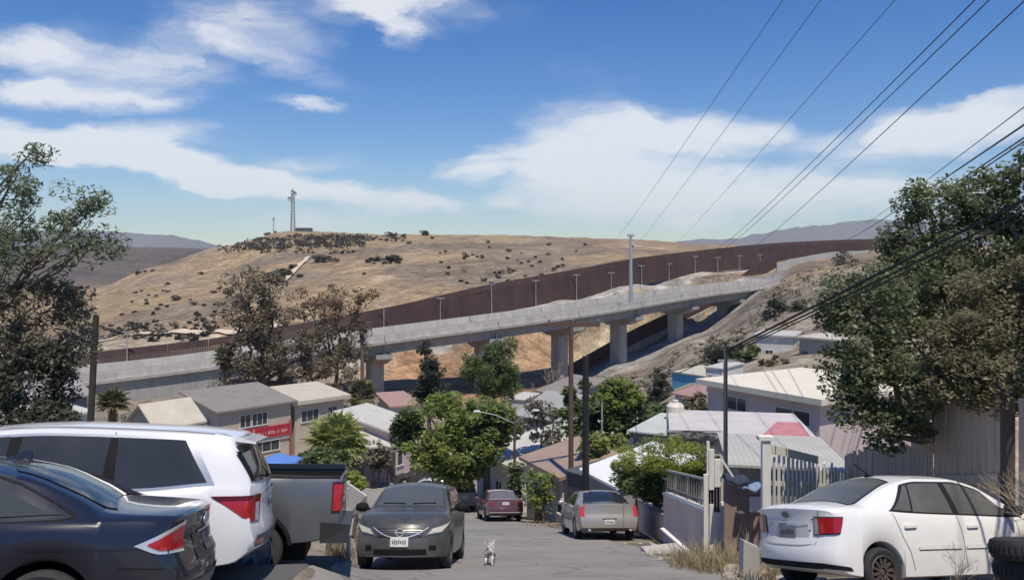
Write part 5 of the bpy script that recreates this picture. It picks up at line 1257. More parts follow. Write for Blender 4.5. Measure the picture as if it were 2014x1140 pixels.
for sg in (1, -1):
    MB().box(-2.58, -1.1, min(sg * .80, sg * .775), max(sg * .80, sg * .775), .88, 1.36).build('bed_liner', BLACK, c.root)
    c.side_rect('rail_cap', .04, 1.62, 1.355, 1.392, sg, BLACK, .008, nu=20)
    c.side_glass(sg, 1.92, 1.98, 2.60, 2.60, TINT, .04, .07, .009); c.side_glass(sg, 2.68, 2.68, 3.62, 3.24, TINT, .04, .07, .009)
    k = c.quad('tail_light', sg, [(-.05, .90), (.13, .90), (.15, 1.31), (-.05, 1.31)], mat('dark_lens_edge', (.035, .01, .012), .2), .008)
    c.quad('lens', sg, [(-.04, .93), (.115, .93), (.13, 1.28), (-.04, 1.28)], RED_LENS, .016, parent=k)
    c.seam(sg, [(1.72, 1.40), (1.72, .50)], w=.02); c.seam(sg, [(2.62, 1.2), (2.64, .5)], w=.012); c.handle(sg, 2.0, 1.08, BLACK); c.mirror(sg, 3.4, 1.25, BLACK, 1.3)
    q = MB(); q.lathe([(.478, -.02), (.525, -.015), (.525, .02), (.478, .02)], 36, 'y'); q.v = [(a + 1.18 - c.L / 2, sg * (.945 + b), z + .40) for a, b, z in q.v if True]
    keep = {i for i, v in enumerate(q.v) if v[2] > .42}; q.f = [f for f in q.f if all(i in keep for i in f)]; re_ = {j: n_ for n_, j in enumerate(sorted(keep))}; q.v = [q.v[j] for j in sorted(keep)]; q.f = [tuple(re_[i] for i in f) for f in q.f]; q.build('arch_flare', BLACK, c.root)
bumper = MB().hexa([(-.08, -.88, .50), (.30, -.90, .50), (.30, .90, .50), (-.08, .88, .50), (-.10, -.88, .74), (.30, -.965, .78), (.30, .965, .78), (-.10, .88, .74)]); bumper.v = [(a - c.L / 2, b, z) for a, b, z in bumper.v]; bumper.build('rear_bumper', mat('bumper_black', (.03, .03, .032), .4), c.root)
q = MB().box(-.115, -.08, -.86, .86, .60, .635); q.v = [(a - c.L / 2 - .01, b, z) for a, b, z in q.v]; q.build('bumper_strip', GALV, c.root)
q = MB(); q.tube([(-1.02, -.78, 1.38), (-1.02, -.70, 1.66), (-1.02, .70, 1.66), (-1.02, .78, 1.38)], .035, 8); q.build('roll_bar', BLACK, c.root, 60)
q = MB().box(-2.60, -1.06, -.80, -.76, 1.40, 1.47); q.build('bed_rail', mat('navy_rail', (.02, .025, .04), .3), c.root)
c.end_rect('tailgate_handle', -.12, .12, 1.14, 1.22, BLACK, .012); c.add_wheels(ALLOY, 6)
c.place((XD(668, 11.0), 11.0), 190, 'rl')

# ---- dark hatchback facing the camera
DGREY = paint('charcoal_paint', (.052, .052, .051), .1, .36, .6, (.26, .25, .23))
c = Car('hatchback', 'dusty charcoal hatchback facing uphill beside the pickup tail', 4.1,
        top=[(0, 1.10), (.05, 1.36), (.3, 1.48), (1.0, 1.535), (1.9, 1.53), (2.4, 1.46), (2.85, 1.22), (3.15, 1.05), (3.3, 1.01), (3.7, .955), (3.95, .88), (4.06, .82), (4.1, .77)],
        belt=[(0, 1.0), (1.5, .96), (3.0, .93), (3.25, .95), (3.7, .885), (4.0, .80), (4.1, .71)], bot=[(0, .30), (.4, .22), (3.6, .20), (4.1, .24)],
        hw=[(0, .78), (.5, .83), (1.5, .847), (3.2, .845), (3.7, .82), (4.1, .70)], tw=[(0, .80), (.5, .74), (1.8, .70), (2.5, .72), (2.9, .80), (3.25, .88), (3.7, .90), (4.1, .88)],
        wheels=(.72, 3.32), wr=.30, body=DGREY, fr=.26, front=[(0, .12), (.25, .03), (.42, 0), (.6, .02), (.75, .08), (1.0, .2)], crown=.07)
c.top_glass(3.10, 2.42, .90, mat('windscreen', (.075, .082, .085), .10, .5, 1.6, (.13, .135, .13), spec=.7), name='windscreen', bow=-.10)
for sg in (1, -1):
    c.side_glass(sg, .35, .45, 1.15, 1.15, TINT, .04, .07, .009); c.side_glass(sg, 1.22, 1.22, 2.1, 2.05, TINT, .04, .07, .009); c.side_glass(sg, 2.16, 2.12, 2.98, 2.48, TINT, .04, .06, .009)
    k = c.quad('headlight', sg, [(-.27, .575), (.03, .62), (.62, .86), (-.14, .70)], mat('headlight_bowl', (.20, .195, .18), .3, metal=.4), .010, front=True, nu=14)
    c.quad('lens', sg, [(-.23, .598), (.03, .642), (.56, .845), (-.13, .688)], DUSTY_LENS, .018, front=True, parent=k, nu=14)
    c.end_rect('fog_recess', sg * .50, sg * .62, .34, .42, BLACK, .008, True, nu=3); c.mirror(sg, 2.72, 1.0, BLACK, 1.15); c.handle(sg, 1.35, .86, DGREY)
    c.seam(sg, [(2.14, .95), (2.18, .28)], w=.01)
    q = MB(); a = Vector(c.topp(3.05, sg * .1)); b_ = Vector(c.topp(2.98, sg * .72)); q.bar(a + Vector((0, 0, .02)), b_ + Vector((0, 0, .02)), .022); q.build('wiper', BLACK, c.root)
g = c.end_rect('grille', -.40, .40, .555, .70, mat('grille_black', (.018, .018, .018), .5), .008, True, nu=10, nv=3)
for z in (.59, .625, .66): c.end_rect('grille_bar', -.38, .38, z, z + .012, mat('grille_chrome', (.35, .35, .34), .3, metal=.8), .014, True, g, 8, 1)
c.patch('grille_chrome', lambda u, v: c.D(c.L, (2 * u - 1) * .48, .53 + .17 * (2 * u - 1) ** 2 + .022 * v), 20, 1, .016, CHROME, g)
e = MB().lathe([(.055, 0), (.072, 0), (.072, .015), (.055, .015)], 24, 'y'); e.box(-.085, .085, 0, .02, -.014, .014); xf = c.D(c.L, 0, .635)[0]
e.v = [(xf + .012 + b, a, .635 + z) for a, b, z in e.v]; e.build('emblem', CHROME, c.root, 50)
c.end_rect('lower_grille', -.46, .46, .27, .36, BLACK, .008, True, nu=8); c.plate(.40, True, off=.022, w=.31, h=.16)
c.end_rect('bumper_lip', -.60, .60, .235, .255, mat('grey_trim', (.10, .10, .105), .5), .02, True, nu=8)
c.top_glass(.25, .1, .7, TINT); c.add_wheels(STEEL_RIM, 7)
c.place((XD(783, 13.95), 13.95), 268.5, 'fc')

# ---- silver-beige sedan on the right shoulder
BEIGE = paint('beige_silver_paint', (.34, .325, .30), .35, .34, .3, (.42, .38, .32))
c = Car('sedan', 'beige-silver sedan with vertical red tail lights parked against the pink wall', 5.2,
        top=[(0, 1.03), (.1, 1.06), (.7, 1.075), (.95, 1.10), (1.45, 1.33), (1.95, 1.455), (2.7, 1.46), (3.2, 1.38), (3.75, 1.12), (3.95, 1.02), (4.8, .93), (5.2, .75)],
        belt=[(0, .99), (.8, 1.0), (1.8, .96), (3.8, .94), (4.6, .88), (5.2, .66)], bot=[(0, .36), (.4, .26), (1, .22), (4.4, .22), (5.2, .28)],
        hw=[(0, .87), (.3, .92), (1.2, .945), (4.2, .945), (4.8, .90), (5.2, .80)], tw=[(0, .90), (.8, .88), (1.3, .76), (1.9, .69), (2.8, .69), (3.3, .74), (3.9, .88), (5.2, .88)],
        wheels=(1.15, 4.05), wr=.335, body=BEIGE, rear=[(0, .1), (.42, .02), (.58, 0), (.66, .05), (1.0, .07), (1.2, .05)], rr=.08)
c.top_glass(.98, 1.72, .84, SKY_GLASS, bow=-.08)
for sg in (1, -1):
    c.side_glass(sg, 1.45, 1.85, 2.45, 2.42, TINT, .04, .07, .009); c.side_glass(sg, 2.52, 2.5, 3.7, 3.15, TINT, .04, .07, .009)
    c.quad('tail_light', sg, [(-.13, .66), (.03, .66), (.04, .985), (-.10, .985)], mat('bright_red_lens', (.55, .05, .06), .15, coat=.6), .010); c.handle(sg, 1.75, .84, BEIGE); c.handle(sg, 2.7, .84, BEIGE); c.mirror(sg, 3.4, 1.0, BEIGE, 1.1)
    c.seam(sg, [(2.48, .96), (2.5, .28)]); c.seam(sg, [(1.45, .96), (1.5, .6)]); c.side_rect('rub_strip', .4, 4.6, .52, .55, sg, mat('rub_strip', (.22, .21, .20), .4), .010, nu=30)
    q = MB(); q.tube([(-.02, sg * .62, .30), (.2, sg * .62, .30)], .035, 8); q.v = [(a - c.L / 2, b, z) for a, b, z in q.v]; q.build('exhaust_tip', CHROME, c.root)
c.end_rect('trunk_seam', -.72, .72, .645, .662, BLACK, .006, nu=8); c.plate(.46, m=mat('plate_white', (.62, .62, .60)), h=.14); c.end_rect('plate_light_bar', -.22, .22, .60, .625, BLACK, .012); c.add_wheels(ALLOY, 7)
c.place((XD(1139, 24.3), 24.3), 93.5, 'rl')

# ---- purple sedan
PURPLE = paint('plum_paint', (.105, .045, .065), .3, .36, .45, (.40, .34, .33))
c = Car('sedan', 'older plum-coloured sedan with sun-bleached roof parked near the pink shed', 4.6,
        top=[(0, .98), (.1, 1.0), (.85, 1.02), (1.4, 1.30), (1.8, 1.39), (2.6, 1.39), (3.0, 1.30), (3.45, 1.02), (3.6, .97), (4.3, .88), (4.6, .72)],
        belt=[(0, .95), (1, .95), (2, .91), (3.5, .89), (4.2, .83), (4.6, .65)], bot=[(0, .36), (.4, .25), (4, .22), (4.6, .28)], hw=[(0, .80), (.3, .85), (1, .865), (3.8, .865), (4.6, .76)],
        tw=[(0, .92), (.85, .90), (1.4, .74), (2.6, .70), (3.1, .75), (3.55, .90), (4.6, .9)], wheels=(.95, 3.6), wr=.305, body=PURPLE, rr=.05)
c.top_glass(.92, 1.42, .86, mat('pale_rear_glass', (.12, .12, .125), .12, .4, 3, (.2, .2, .2), spec=.9))
c.top_glass(1.52, 2.7, .98, mat('bleached_paint', (.40, .37, .38), .5, .5, 3, (.30, .26, .28)), .004, 'faded_roof'); c.patch('faded_trunk', lambda u, v: c.topp(.05 + .75 * v, (2 * u - 1) * .95), 10, 6, .004, mat('bleached_paint', (.4, .37, .38)))
for sg in (1, -1):
    c.side_glass(sg, 1.3, 1.5, 2.2, 2.2, TINT, .04, .06, .009); c.side_glass(sg, 2.26, 2.25, 3.38, 2.92, TINT, .04, .06, .009); c.quad('tail_light', sg, [(-.34, .74), (.02, .74), (.02, .86), (-.34, .86)], mat('old_red_lens', (.20, .03, .04), .3), .010); c.mirror(sg, 3.1, .93, PURPLE); c.handle(sg, 1.6, .82, PURPLE); c.seam(sg, [(2.23, .9), (2.25, .28)])
c.plate(.74, h=.12); c.end_rect('bumper', -.80, .80, .45, .56, mat('plum_bumper', (.085, .035, .055), .5), .02, nu=8); c.end_rect('bumper_chrome', -.78, .78, .40, .425, CHROME, .02, nu=8); c.add_wheels(STEEL_RIM, 6)
c.place((XD(958, 36.8), 36.8), 99, 'rl')

# ---- silver-blue crossover further down
SILV = paint('silver_blue_paint', (.27, .29, .31), .4, .32)
c = Car('crossover', 'silver-blue crossover with dark rear window below the plum sedan', 4.5,
        top=[(0, 1.30), (.06, 1.50), (.3, 1.60), (1.2, 1.66), (2.2, 1.65), (2.7, 1.55), (3.3, 1.15), (3.5, 1.08), (4.2, .98), (4.5, .78)], belt=[(0, 1.05), (1.5, 1.0), (3.3, .97), (4.1, .9), (4.5, .68)],
        bot=[(0, .40), (.4, .28), (4, .26), (4.5, .3)], hw=[(0, .82), (.4, .88), (1.2, .905), (3.7, .90), (4.5, .78)], tw=[(0, .78), (1, .74), (2.4, .73), (3.0, .78), (3.45, .9), (4.5, .9)], wheels=(.88, 3.55), wr=.34, body=SILV,
        rear=[(0, .1), (.5, 0), (.65, .04), (1.05, .07), (1.5, .26), (1.7, .3)], rr=.1)
c.end_rect('rear_window', -.62, .62, 1.08, 1.44, TINT, .012, nu=8, nv=4)
for sg in (1, -1):
    c.side_glass(sg, .5, .7, 1.7, 1.7, TINT, .04, .08, .009); c.side_glass(sg, 1.78, 1.77, 3.15, 2.7, TINT, .04, .08, .009); c.quad('tail_light', sg, [(-.18, .86), (.2, .88), (.24, 1.02), (-.18, 1.0)], RED_LENS, .012); c.mirror(sg, 2.9, 1.02, SILV); c.handle(sg, 2.0, .9, SILV); c.seam(sg, [(1.74, 1.0), (1.76, .32)])
c.plate(.74); c.end_rect('chrome_strip', -.5, .5, .93, .97, CHROME, .012, nu=6); c.end_rect('lower_bumper', -.75, .75, .42, .54, GREY_TRIM, .008, nu=8); c.add_wheels(ALLOY, 5)
c.place((XD(884, 45.5), 45.5), 112, 'rl')

# ---- dark car and white car at the bottom of the road
for (nm, lab, pm, px, d, hd, glass) in (('sedan', 'dark brown car under the street tree at the foot of the road', paint('dark_brown_paint', (.045, .035, .032), .2, .35), 832, 60.5, 175, TINT),
                                       ('sedan', 'silver-white car roof just above the charcoal hatchback', paint('silver_white_paint', (.48, .48, .50), .3, .35), 850, 54.5, 178, TINT)):
    c = Car(nm, lab, 4.5, top=[(0, .98), (.1, 1.0), (.85, 1.02), (1.4, 1.30), (1.8, 1.42), (2.6, 1.42), (3.0, 1.32), (3.45, 1.02), (3.6, .97), (4.2, .88), (4.5, .72)], belt=[(0, .95), (1, .95), (2, .91), (3.5, .89), (4.1, .83), (4.5, .65)],
            bot=[(0, .36), (.4, .25), (4, .22), (4.5, .28)], hw=[(0, .80), (.3, .85), (1, .87), (3.8, .87), (4.5, .76)], tw=[(0, .92), (.85, .90), (1.4, .74), (2.6, .70), (3.1, .75), (3.55, .90), (4.5, .9)], wheels=(.95, 3.5), wr=.31, body=pm)
    c.top_glass(.92, 1.42, .86, glass); c.top_glass(3.35, 2.85, .86, glass, name='windscreen')
    for sg in (1, -1):
        c.side_glass(sg, 1.3, 1.5, 2.2, 2.2, glass, .04, .06, .009); c.side_glass(sg, 2.26, 2.25, 3.38, 2.92, glass, .04, .06, .009); c.quad('tail_light', sg, [(-.3, .74), (.1, .74), (.1, .86), (-.3, .86)], RED_LENS, .01); c.mirror(sg, 3.1, .93, pm)
    c.add_wheels(ALLOY, 5); c.place((XD(px, d), d), hd, 'c')

# ---- white compact sedan on the right
CREAM_WHITE = paint('dusty_white_paint', (.78, .78, .75), 0, .38, .25, (.55, .52, .44))
c = Car('sedan', 'dusty white compact sedan nosed in towards the grey plank fence', 4.24,
        top=[(0, 1.04), (.08, 1.085), (.35, 1.11), (.62, 1.13), (.85, 1.22), (1.3, 1.40), (1.75, 1.475), (2.3, 1.475), (2.75, 1.39), (3.3, 1.10), (3.45, 1.03), (3.9, .93), (4.12, .82), (4.24, .70)],
        belt=[(0, .99), (.6, 1.02), (1.4, .975), (2.4, .94), (3.3, .915), (3.6, .92), (4.0, .82), (4.24, .6)], bot=[(0, .32), (.3, .25), (.8, .21), (3.6, .20), (4.24, .25)],
        hw=[(0, .74), (.2, .80), (.7, .84), (1.6, .848), (3.3, .845), (3.9, .80), (4.24, .68)], tw=[(0, .84), (.5, .83), (.95, .76), (1.5, .70), (2.4, .69), (2.9, .73), (3.4, .87), (4.24, .87)],
        wheels=(.82, 3.32), wr=.29, body=CREAM_WHITE, rear=[(0, .10), (.35, .03), (.50, 0), (.58, .01), (.66, .075), (.9, .075), (1.05, .05), (1.2, .05)], rr=.16, ww=.19)
c.top_glass(.66, 1.42, .84, DUST_GLASS, bow=-.10)
c.top_glass(.62, 1.46, .88, mat('black_trim', (.02, .02, .022)), .003, 'rear_window_seal', bow=-.10)
for sg in (1, -1):
    c.side_glass(sg, 1.02, 1.42, 3.36, 2.84, mat('black_trim', (.02, .02, .022)), .006, .035, .004, 'window_seal', nu=30)
    c.side_glass(sg, 1.10, 1.46, 1.40, 1.52, DUST_GLASS, .03, .06, .009, nu=4); c.side_glass(sg, 1.43, 1.55, 2.12, 2.10, DUST_GLASS, .025, .06, .009); c.side_glass(sg, 2.22, 2.20, 3.26, 2.80, DUST_GLASS, .025, .06, .009)
    k = c.quad('tail_light', sg, [(-.30, .72), (.04, .74), (.17, .945), (-.26, .945)], mat('smoked_edge', (.05, .035, .035), .2), .009, nu=14)
    c.quad('lens', sg, [(-.215, .74), (.03, .755), (.145, .93), (-.20, .93)], RED_LENS, .016, parent=k, nu=14)
    c.quad('clear_lens', sg, [(-.285, .735), (-.225, .735), (-.21, .93), (-.255, .93)], mat('smoked_clear', (.25, .23, .22), .2, .5, 10, (.5, .48, .46)), .016, parent=k)
    c.seam(sg, [(1.06, .985), (1.10, .86), (1.16, .70), (1.26, .52), (1.32, .30)], mat('panel_gap', (.25, .245, .23), .8), .011); c.seam(sg, [(2.16, .945), (2.18, .75), (2.22, .28)], mat('panel_gap', (.25, .245, .23), .8), .011); c.seam(sg, [(3.20, .915), (3.24, .7), (3.20, .26)], mat('panel_gap', (.25, .245, .23), .8), .011)
    for x0, x1 in ((1.40, 2.13), (2.22, 3.16)):
        c.side_rect('rub_strip', x0, x1, .545, .60, sg, CREAM_WHITE, .016, nu=10, nv=3)
        c.side_rect('rub_strip_painted_shadow', x0, x1, .536, .545, sg, mat('panel_gap', (.25, .245, .23), .8), .008, nu=10, nv=1)  # shade under the rub strip painted as a thin grey strip
    c.handle(sg, 1.30, .82, CREAM_WHITE); c.handle(sg, 2.38, .81, CREAM_WHITE); c.mirror(sg, 3.08, .95, mat('black_trim', (.02, .02, .022)), 1.0)
    q = MB().hexa([(-.13, -.02, -.02), (.10, -.02, 0), (.10, .02, 0), (-.13, .02, -.02), (-.13, -.02, .02), (-.10, -.02, .14), (-.10, .02, .14), (-.13, .02, .02)]); p0 = Vector(c.side(3.22, .96, sg)); q.v = [(a + p0.x, b + p0.y, z + p0.z - .02) for a, b, z in q.v]; q.build('mirror_base', mat('black_trim', (.02, .02, .022)), c.root)
rec = c.end_rect('plate_recess', -.36, .36, .66, .86, mat('recess_white', (.60, .60, .58), .5), .004, nu=8)
c.patch('trunk_seam', lambda u, v: c.D(0, (2 * u - 1) * .47, .585 + .012 * v + .03 * (2 * u - 1) ** 4), 14, 1, .006, mat('panel_gap', (.25, .245, .23)))
for sg in (1, -1): c.patch('trunk_seam', lambda u, v: c.D(0, sg * (.47 + .06 * u + .012 * v), .60 + .42 * u), 6, 1, .006, mat('panel_gap', (.25, .245, .23)))
c.end_rect('garnish', -.40, .40, .862, .885, mat('garnish_white', (.70, .70, .68), .3), .018, nu=8)
c.plate(.68, m=mat('plate_grey', (.26, .265, .26), .6, .5, 8), w=.32, off=.016)
e = MB().lathe([(0, .012), (.055, .012), (.062, 0)], 20, 'y', close=False); e.v = [(-b, a * 1.3, z * .7) for a, b, z in e.v]; xr = c.D(0, 0, .965)[0]; e.v = [(xr - .004 + x, y, .965 + z) for x, y, z in e.v]; e.build('emblem', mat('dark_emblem', (.12, .12, .12), .3), c.root, 50)
c.end_rect('model_script', -.50, -.42, .905, .92, mat('dark_emblem', (.12, .12, .12)), .01, nu=2); c.end_rect('trunk_lock', -.40, -.375, .76, .785, BLACK, .012, nu=2)
c.end_rect('lower_bumper', -.56, .56, .325, .40, BLACK, .008, nu=10); c.quad('lower_bumper', 1, [(-.16, .335), (.30, .315), (.25, .36), (-.16, .40)], BLACK, .008); c.quad('lower_bumper', -1, [(-.16, .335), (.30, .315), (.25, .36), (-.16, .40)], BLACK, .008)
q = MB(); a0 = Vector(c.topp(1.55, 0)); q.box(a0.x - .05, a0.x + .05, -.03, .03, a0.z - .01, a0.z + .025); q.tube([a0 + Vector((0, 0, .02)), a0 + Vector((-.22, .02, .17))], .008, 6); q.build('antenna', BLACK, c.root)
c.add_wheels(STEEL_RIM, 12, steel=True); KIA = c
c.place((XD(1646, 9.62), 9.62), 22.5, 'rr')
# ------------------------------------------------------------------ roadside walls and fences on the right
def poly_wall(name, label, P0, P1, z0, z1, h_below, th, m, cat='wall', cap=None):
    """wall between two plan points with its top running from z0 to z1"""
    P0, P1 = Vector((*P0, 0)), Vector((*P1, 0)); d = (P1 - P0).normalized(); s = Vector((d.y, -d.x, 0)) * th / 2
    g0, g1 = G(P0.x, P0.y) - h_below, G(P1.x, P1.y) - h_below
    t = thing(name, label, cat, (P0.x, P0.y, g0)); o = Vector((P0.x, P0.y, g0))
    pts = [Vector((p.x, p.y, z)) - o for z in ('b', 't') for p, z in ((P0 - s, g0 if z == 'b' else z0), (P1 - s, g1 if z == 'b' else z1), (P1 + s, g1 if z == 'b' else z1), (P0 + s, g0 if z == 'b' else z0))]
    MB().hexa(pts).build('wall', m, t)
    if cap:
        e = s * 1.35
        MB().hexa([Vector((p.x, p.y, z)) - o for dz in (.004, .07) for p, z in ((P0 - e, z0 + dz), (P1 - e, z1 + dz), (P1 + e, z1 + dz), (P0 + e, z0 + dz))]).build('coping', cap, t)
    return t
def railing(label, P0, P1, z0, z1, h, n):
    t = thing('railing', label, 'railing', (P0[0], P0[1], z0)); o = Vector((P0[0], P0[1], z0))
    A, B = Vector((*P0, z0)) - o, Vector((*P1, z1)) - o; m = mat('railing_paint', (.20, .20, .20), .6, .5, 5, (.30, .27, .24))
    MB().bar(A + Vector((0, 0, h)), B + Vector((0, 0, h)), .05).build('top_rail', mat('railing_pale', (.50, .49, .46), .7), t); MB().bar(A + Vector((0, 0, .12)), B + Vector((0, 0, .12)), .04).build('bottom_rail', m, t)
    for k in range(n + 1):
        p = A.lerp(B, k / n); MB().bar(p, p + Vector((0, 0, h)), .05 if k % 6 == 0 else .022).build('baluster', m, t)
PINKW = mat('pink_wall_paint', (.72, .545, .47), .9, .7, 1.1, (.60, .465, .40), bump=.25)
WHITE_EDGE = mat('white_edge', (.68, .66, .62), .8)
poly_wall('garden_wall', 'dusty pink garden wall sloping down beside the dry weeds', (4.35, 16.9), (4.55, 23.9), -5.25, -6.75, .4, .2, PINKW, cap=WHITE_EDGE)
railing('grey metal railing on the pink wall below the lime hedge', (4.37, 17.2), (4.54, 23.7), -5.22, -6.61, .62, 22)
poly_wall('garden_wall', 'lower pinkish garden wall behind the beige-silver sedan', (4.62, 24.2), (4.95, 33.5), -7.5, -9.5, .4, .2, PINKW, cap=CONC)
railing('grey metal railing stepping down behind the beige-silver sedan', (4.64, 24.4), (4.93, 33.2), -7.38, -9.33, .95, 26)
# pale gate post of upright boards
t = thing('gate_post', 'whitewashed gate post of upright boards with a dark barred opening', 'post', (XD(1405, 16.2), 16.2, G(XD(1405, 16.2), 16.2)))
WHITEWASH = mat('whitewash', (.80, .77, .69), .9, .6, 3, (.60, .57, .50), streak=(5, 5, .5))
for (x, w, z0, z1, y) in ((-.17, .09, -.3, 1.75, 0), (-.05, .09, -.3, 1.15, .02), (-.06, .10, 1.45, 2.25, .0), (.06, .13, -.3, 1.0, -.01), (.06, .11, 1.5, 2.05, .02), (.16, .07, -.3, 1.2, .0), (-.12, .05, 1.6, 2.4, .03)):
    MB().box(x - w / 2, x + w / 2, y - .03, y + .03, z0, z1).build('board', WHITEWASH, t)
MB().box(-.10, .14, .05, .08, .9, 1.5).build('dark_opening', BLACK, t)
for k in range(4): MB().box(-.08 + .06 * k, -.065 + .06 * k, .0, .02, .98, 1.5).build('bar', mat('railing_paint', (.2, .2, .2)), t)
MB().bar((.14, -.06, 2.05), (.42, -.06, 1.62), .05, .04).build('brace', WHITEWASH, t)
# brown sheet gate
t = thing('sheet_gate', 'rusty brown sheet-metal gate left of the white picket fence', 'gate', (XD(1424, 15.8), 15.8, G(XD(1424, 15.8), 15.8)))
for k in range(3): MB().box(k * .27, k * .27 + .262, -.015 + .008 * (k % 2), .015 + .008 * (k % 2), -.1, 1.52 - .08 * k).build('sheet', mat('brown_sheet', (.25, .175, .145), .8, .6, 2, (.33, .24, .20), streak=(3, 3, .6)), t)
MB().box(.48, .80, -.05, -.03, 1.02, 1.32).build('paper_notice', mat('paper', (.66, .62, .57), .8), t)
# jeans drying on the gate
t = thing('drying_jeans', 'faded blue jeans draped over the brown sheet gate', 'clothes', (XD(1462, 15.7), 15.7, G(XD(1462, 15.7), 15.7)))
for (x0, x1, z, m) in ((-.36, .1, 1.62, mat('dark_denim', (.035, .05, .085), .9, .5, 9)), (-.05, .42, 1.48, mat('blue_denim', (.16, .23, .36), .9, .6, 9, (.28, .34, .44)))):
    vs, fs = [], []
    for j in range(7):
        for i in range(9): u, v = i / 8, j / 6; vs.append((x0 + (x1 - x0) * u, -.12 + .34 * v, z + .10 * math.sin(math.pi * v) + .035 * math.sin(9 * u + 2 * v) - .05 * u))
    for j in range(6):
        for i in range(8): k = j * 9 + i; fs.append((k, k + 1, k + 10, k + 9))
    o = mesh_obj('trouser_leg', vs, fs, m, t, 180); o.modifiers.new('t', 'SOLIDIFY').thickness = .03
# white picket fence
A, B = Vector((XD(1503, 15.0), 15.0)), Vector((XD(1668, 19.2), 19.2))
t = thing('picket_fence', 'white picket fence of uneven pallet slats behind the white compact sedan', 'fence', (A.x, A.y, G(A.x, A.y))); o = Vector((A.x, A.y, G(A.x, A.y)))
n = 22; dr = Vector((*(B - A).normalized(), 0)); pr = Vector((dr.y, -dr.x, 0))
for k in range(n):
    f = k / (n - 1); p = A.lerp(B, f); g = G(p.x, p.y); h = 2.12 + random.uniform(-.10, .06) - (.12 if k > 12 else 0); w = .075 if k % 5 else .11
    q = Vector((p.x, p.y, g)) - o; l = random.uniform(-.02, .02)
    MB().hexa([q + dr * (a * w / 2) + pr * b - Vector((0, 0, .2)) for a, b in ((-1, .015), (1, .015), (1, -.015), (-1, -.015))] + [q + dr * (a * w / 2 + l) + pr * b + Vector((0, 0, h + (.03 if a > 0 else 0))) for a, b in ((-1, .015), (1, .015), (1, -.015), (-1, -.015))]).build('picket', WHITEWASH, t)
for z in (.35, 1.55):
    a, b = Vector((A.x, A.y, G(A.x, A.y) + z)) - o, Vector((B.x, B.y, G(B.x, B.y) + z)) - o; MB().bar(a - pr * .045, b - pr * .045, .04, .09).build('rail', WHITEWASH, t)
MB().box(-.05, .10, -.07, .05, -.3, 2.35).build('corner_post', WHITEWASH, t); MB().box(-.12, .16, -.10, .08, 2.35, 2.42).build('post_cap', WHITEWASH, t)
a, b = Vector((A.x, A.y, G(A.x, A.y) + 2.2)) - o, Vector((A.lerp(B, .55).x, A.lerp(B, .55).y, G(*A.lerp(B, .55)) + 2.1)) - o
MB().bar(a + pr * .05, b + pr * .05, .04, .16).build('slanted_board', WHITEWASH, t)
# plank fence and tall board door
def plank_fence(label, A, B, h, n, m, name='plank_fence', cat='fence', gap=.006, rails=(.5, 1.6), hv=.08):
    A, B = Vector(A), Vector(B); o = Vector((A.x, A.y, G(A.x, A.y))); t = thing(name, label, cat, o); W = (B - A).length; w = W / n; d = Vector((*(B - A).normalized(), 0)); s = Vector((d.y, -d.x, 0))
    for k in range(n):
        p = A.lerp(B, (k + .5) / n); q = Vector((p.x, p.y, G(p.x, p.y))) - o; hh = h + random.uniform(-hv, hv); y = random.uniform(-.008, .008); l = random.uniform(-.012, .012)
        MB().hexa([q + d * (a * (w / 2 - gap)) + s * (b + y) - Vector((0, 0, .2)) for a, b in ((-1, .014), (1, .014), (1, -.014), (-1, -.014))] + [q + d * (a * (w / 2 - gap) + l) + s * (b + y) + Vector((0, 0, hh)) for a, b in ((-1, .014), (1, .014), (1, -.014), (-1, -.014))]).build('plank', m, t)
    for z in rails:
        a, b = Vector((A.x, A.y, G(A.x, A.y) + z)) - o, Vector((B.x, B.y, G(B.x, B.y) + z)) - o; MB().bar(a - s * .05, b - s * .05, .045, .09).build('rail', m, t)
    return t, d, s
plank_fence('weathered grey-brown plank fence under the broadleaf tree', (7.9, 19.3), (7.62, 14.75), 2.35, 26, WOOD_GREY)
t, d, s = plank_fence('tall grey board door set in the plank fence under the tree', (7.60, 14.65), (7.5, 12.4), 3.05, 10, mat('silver_boards', (.52, .43, .35), .9, .7, 3, (.33, .27, .22), streak=(5, 5, .4), bump=.4, bscale=20), 'board_door', 'door', .01, (.4,), .05)
MB().bar(Vector((-.06, -.1, 1.62)), Vector((-.14, -2.2, 1.62 + 2.1 * .27)), .05, .16).build('crossbar', WOOD_GREY, t)
MB().box(-.16, -.02, -2.4, -2.25, -.3, 3.6).build('dark_post', WOOD_POLE, t)
plank_fence('grey board fence at the right beside the tall board door', (7.48, 12.0), (7.3, 8.5), 2.7, 18, WOOD_GREY)
# concrete block and stones by the weeds
t = thing('concrete_block', 'upright broken concrete block beside the white sedan tail', 'block', (XD(1473, 12.6), 12.6, G(XD(1473, 12.6), 12.6)))
MB().hexa([(-.13, -.12, -.2), (.15, -.12, -.2), (.15, .12, -.2), (-.13, .12, -.2), (-.11, -.1, .62), (.13, -.1, .50), (.14, .1, .48), (-.12, .1, .60)]).build('block', CONC_PALE, t)
def rock_mesh(seed):
    rr = random.Random(seed); bm = bmesh.new(); bmesh.ops.create_icosphere(bm, subdivisions=2, radius=1)
    for v in bm.verts: v.co = v.co * rr.uniform(.78, 1.12); v.co.z *= .6
    me = bpy.data.meshes.new('stone'); bm.to_mesh(me); bm.free(); return me
RK = [rock_mesh(i) for i in range(3)]
for i in range(3): RK[i].materials.append(mat('stone', (.40, .36, .31), .9, .6, 4, (.28, .24, .20)))
rr = random.Random(11)
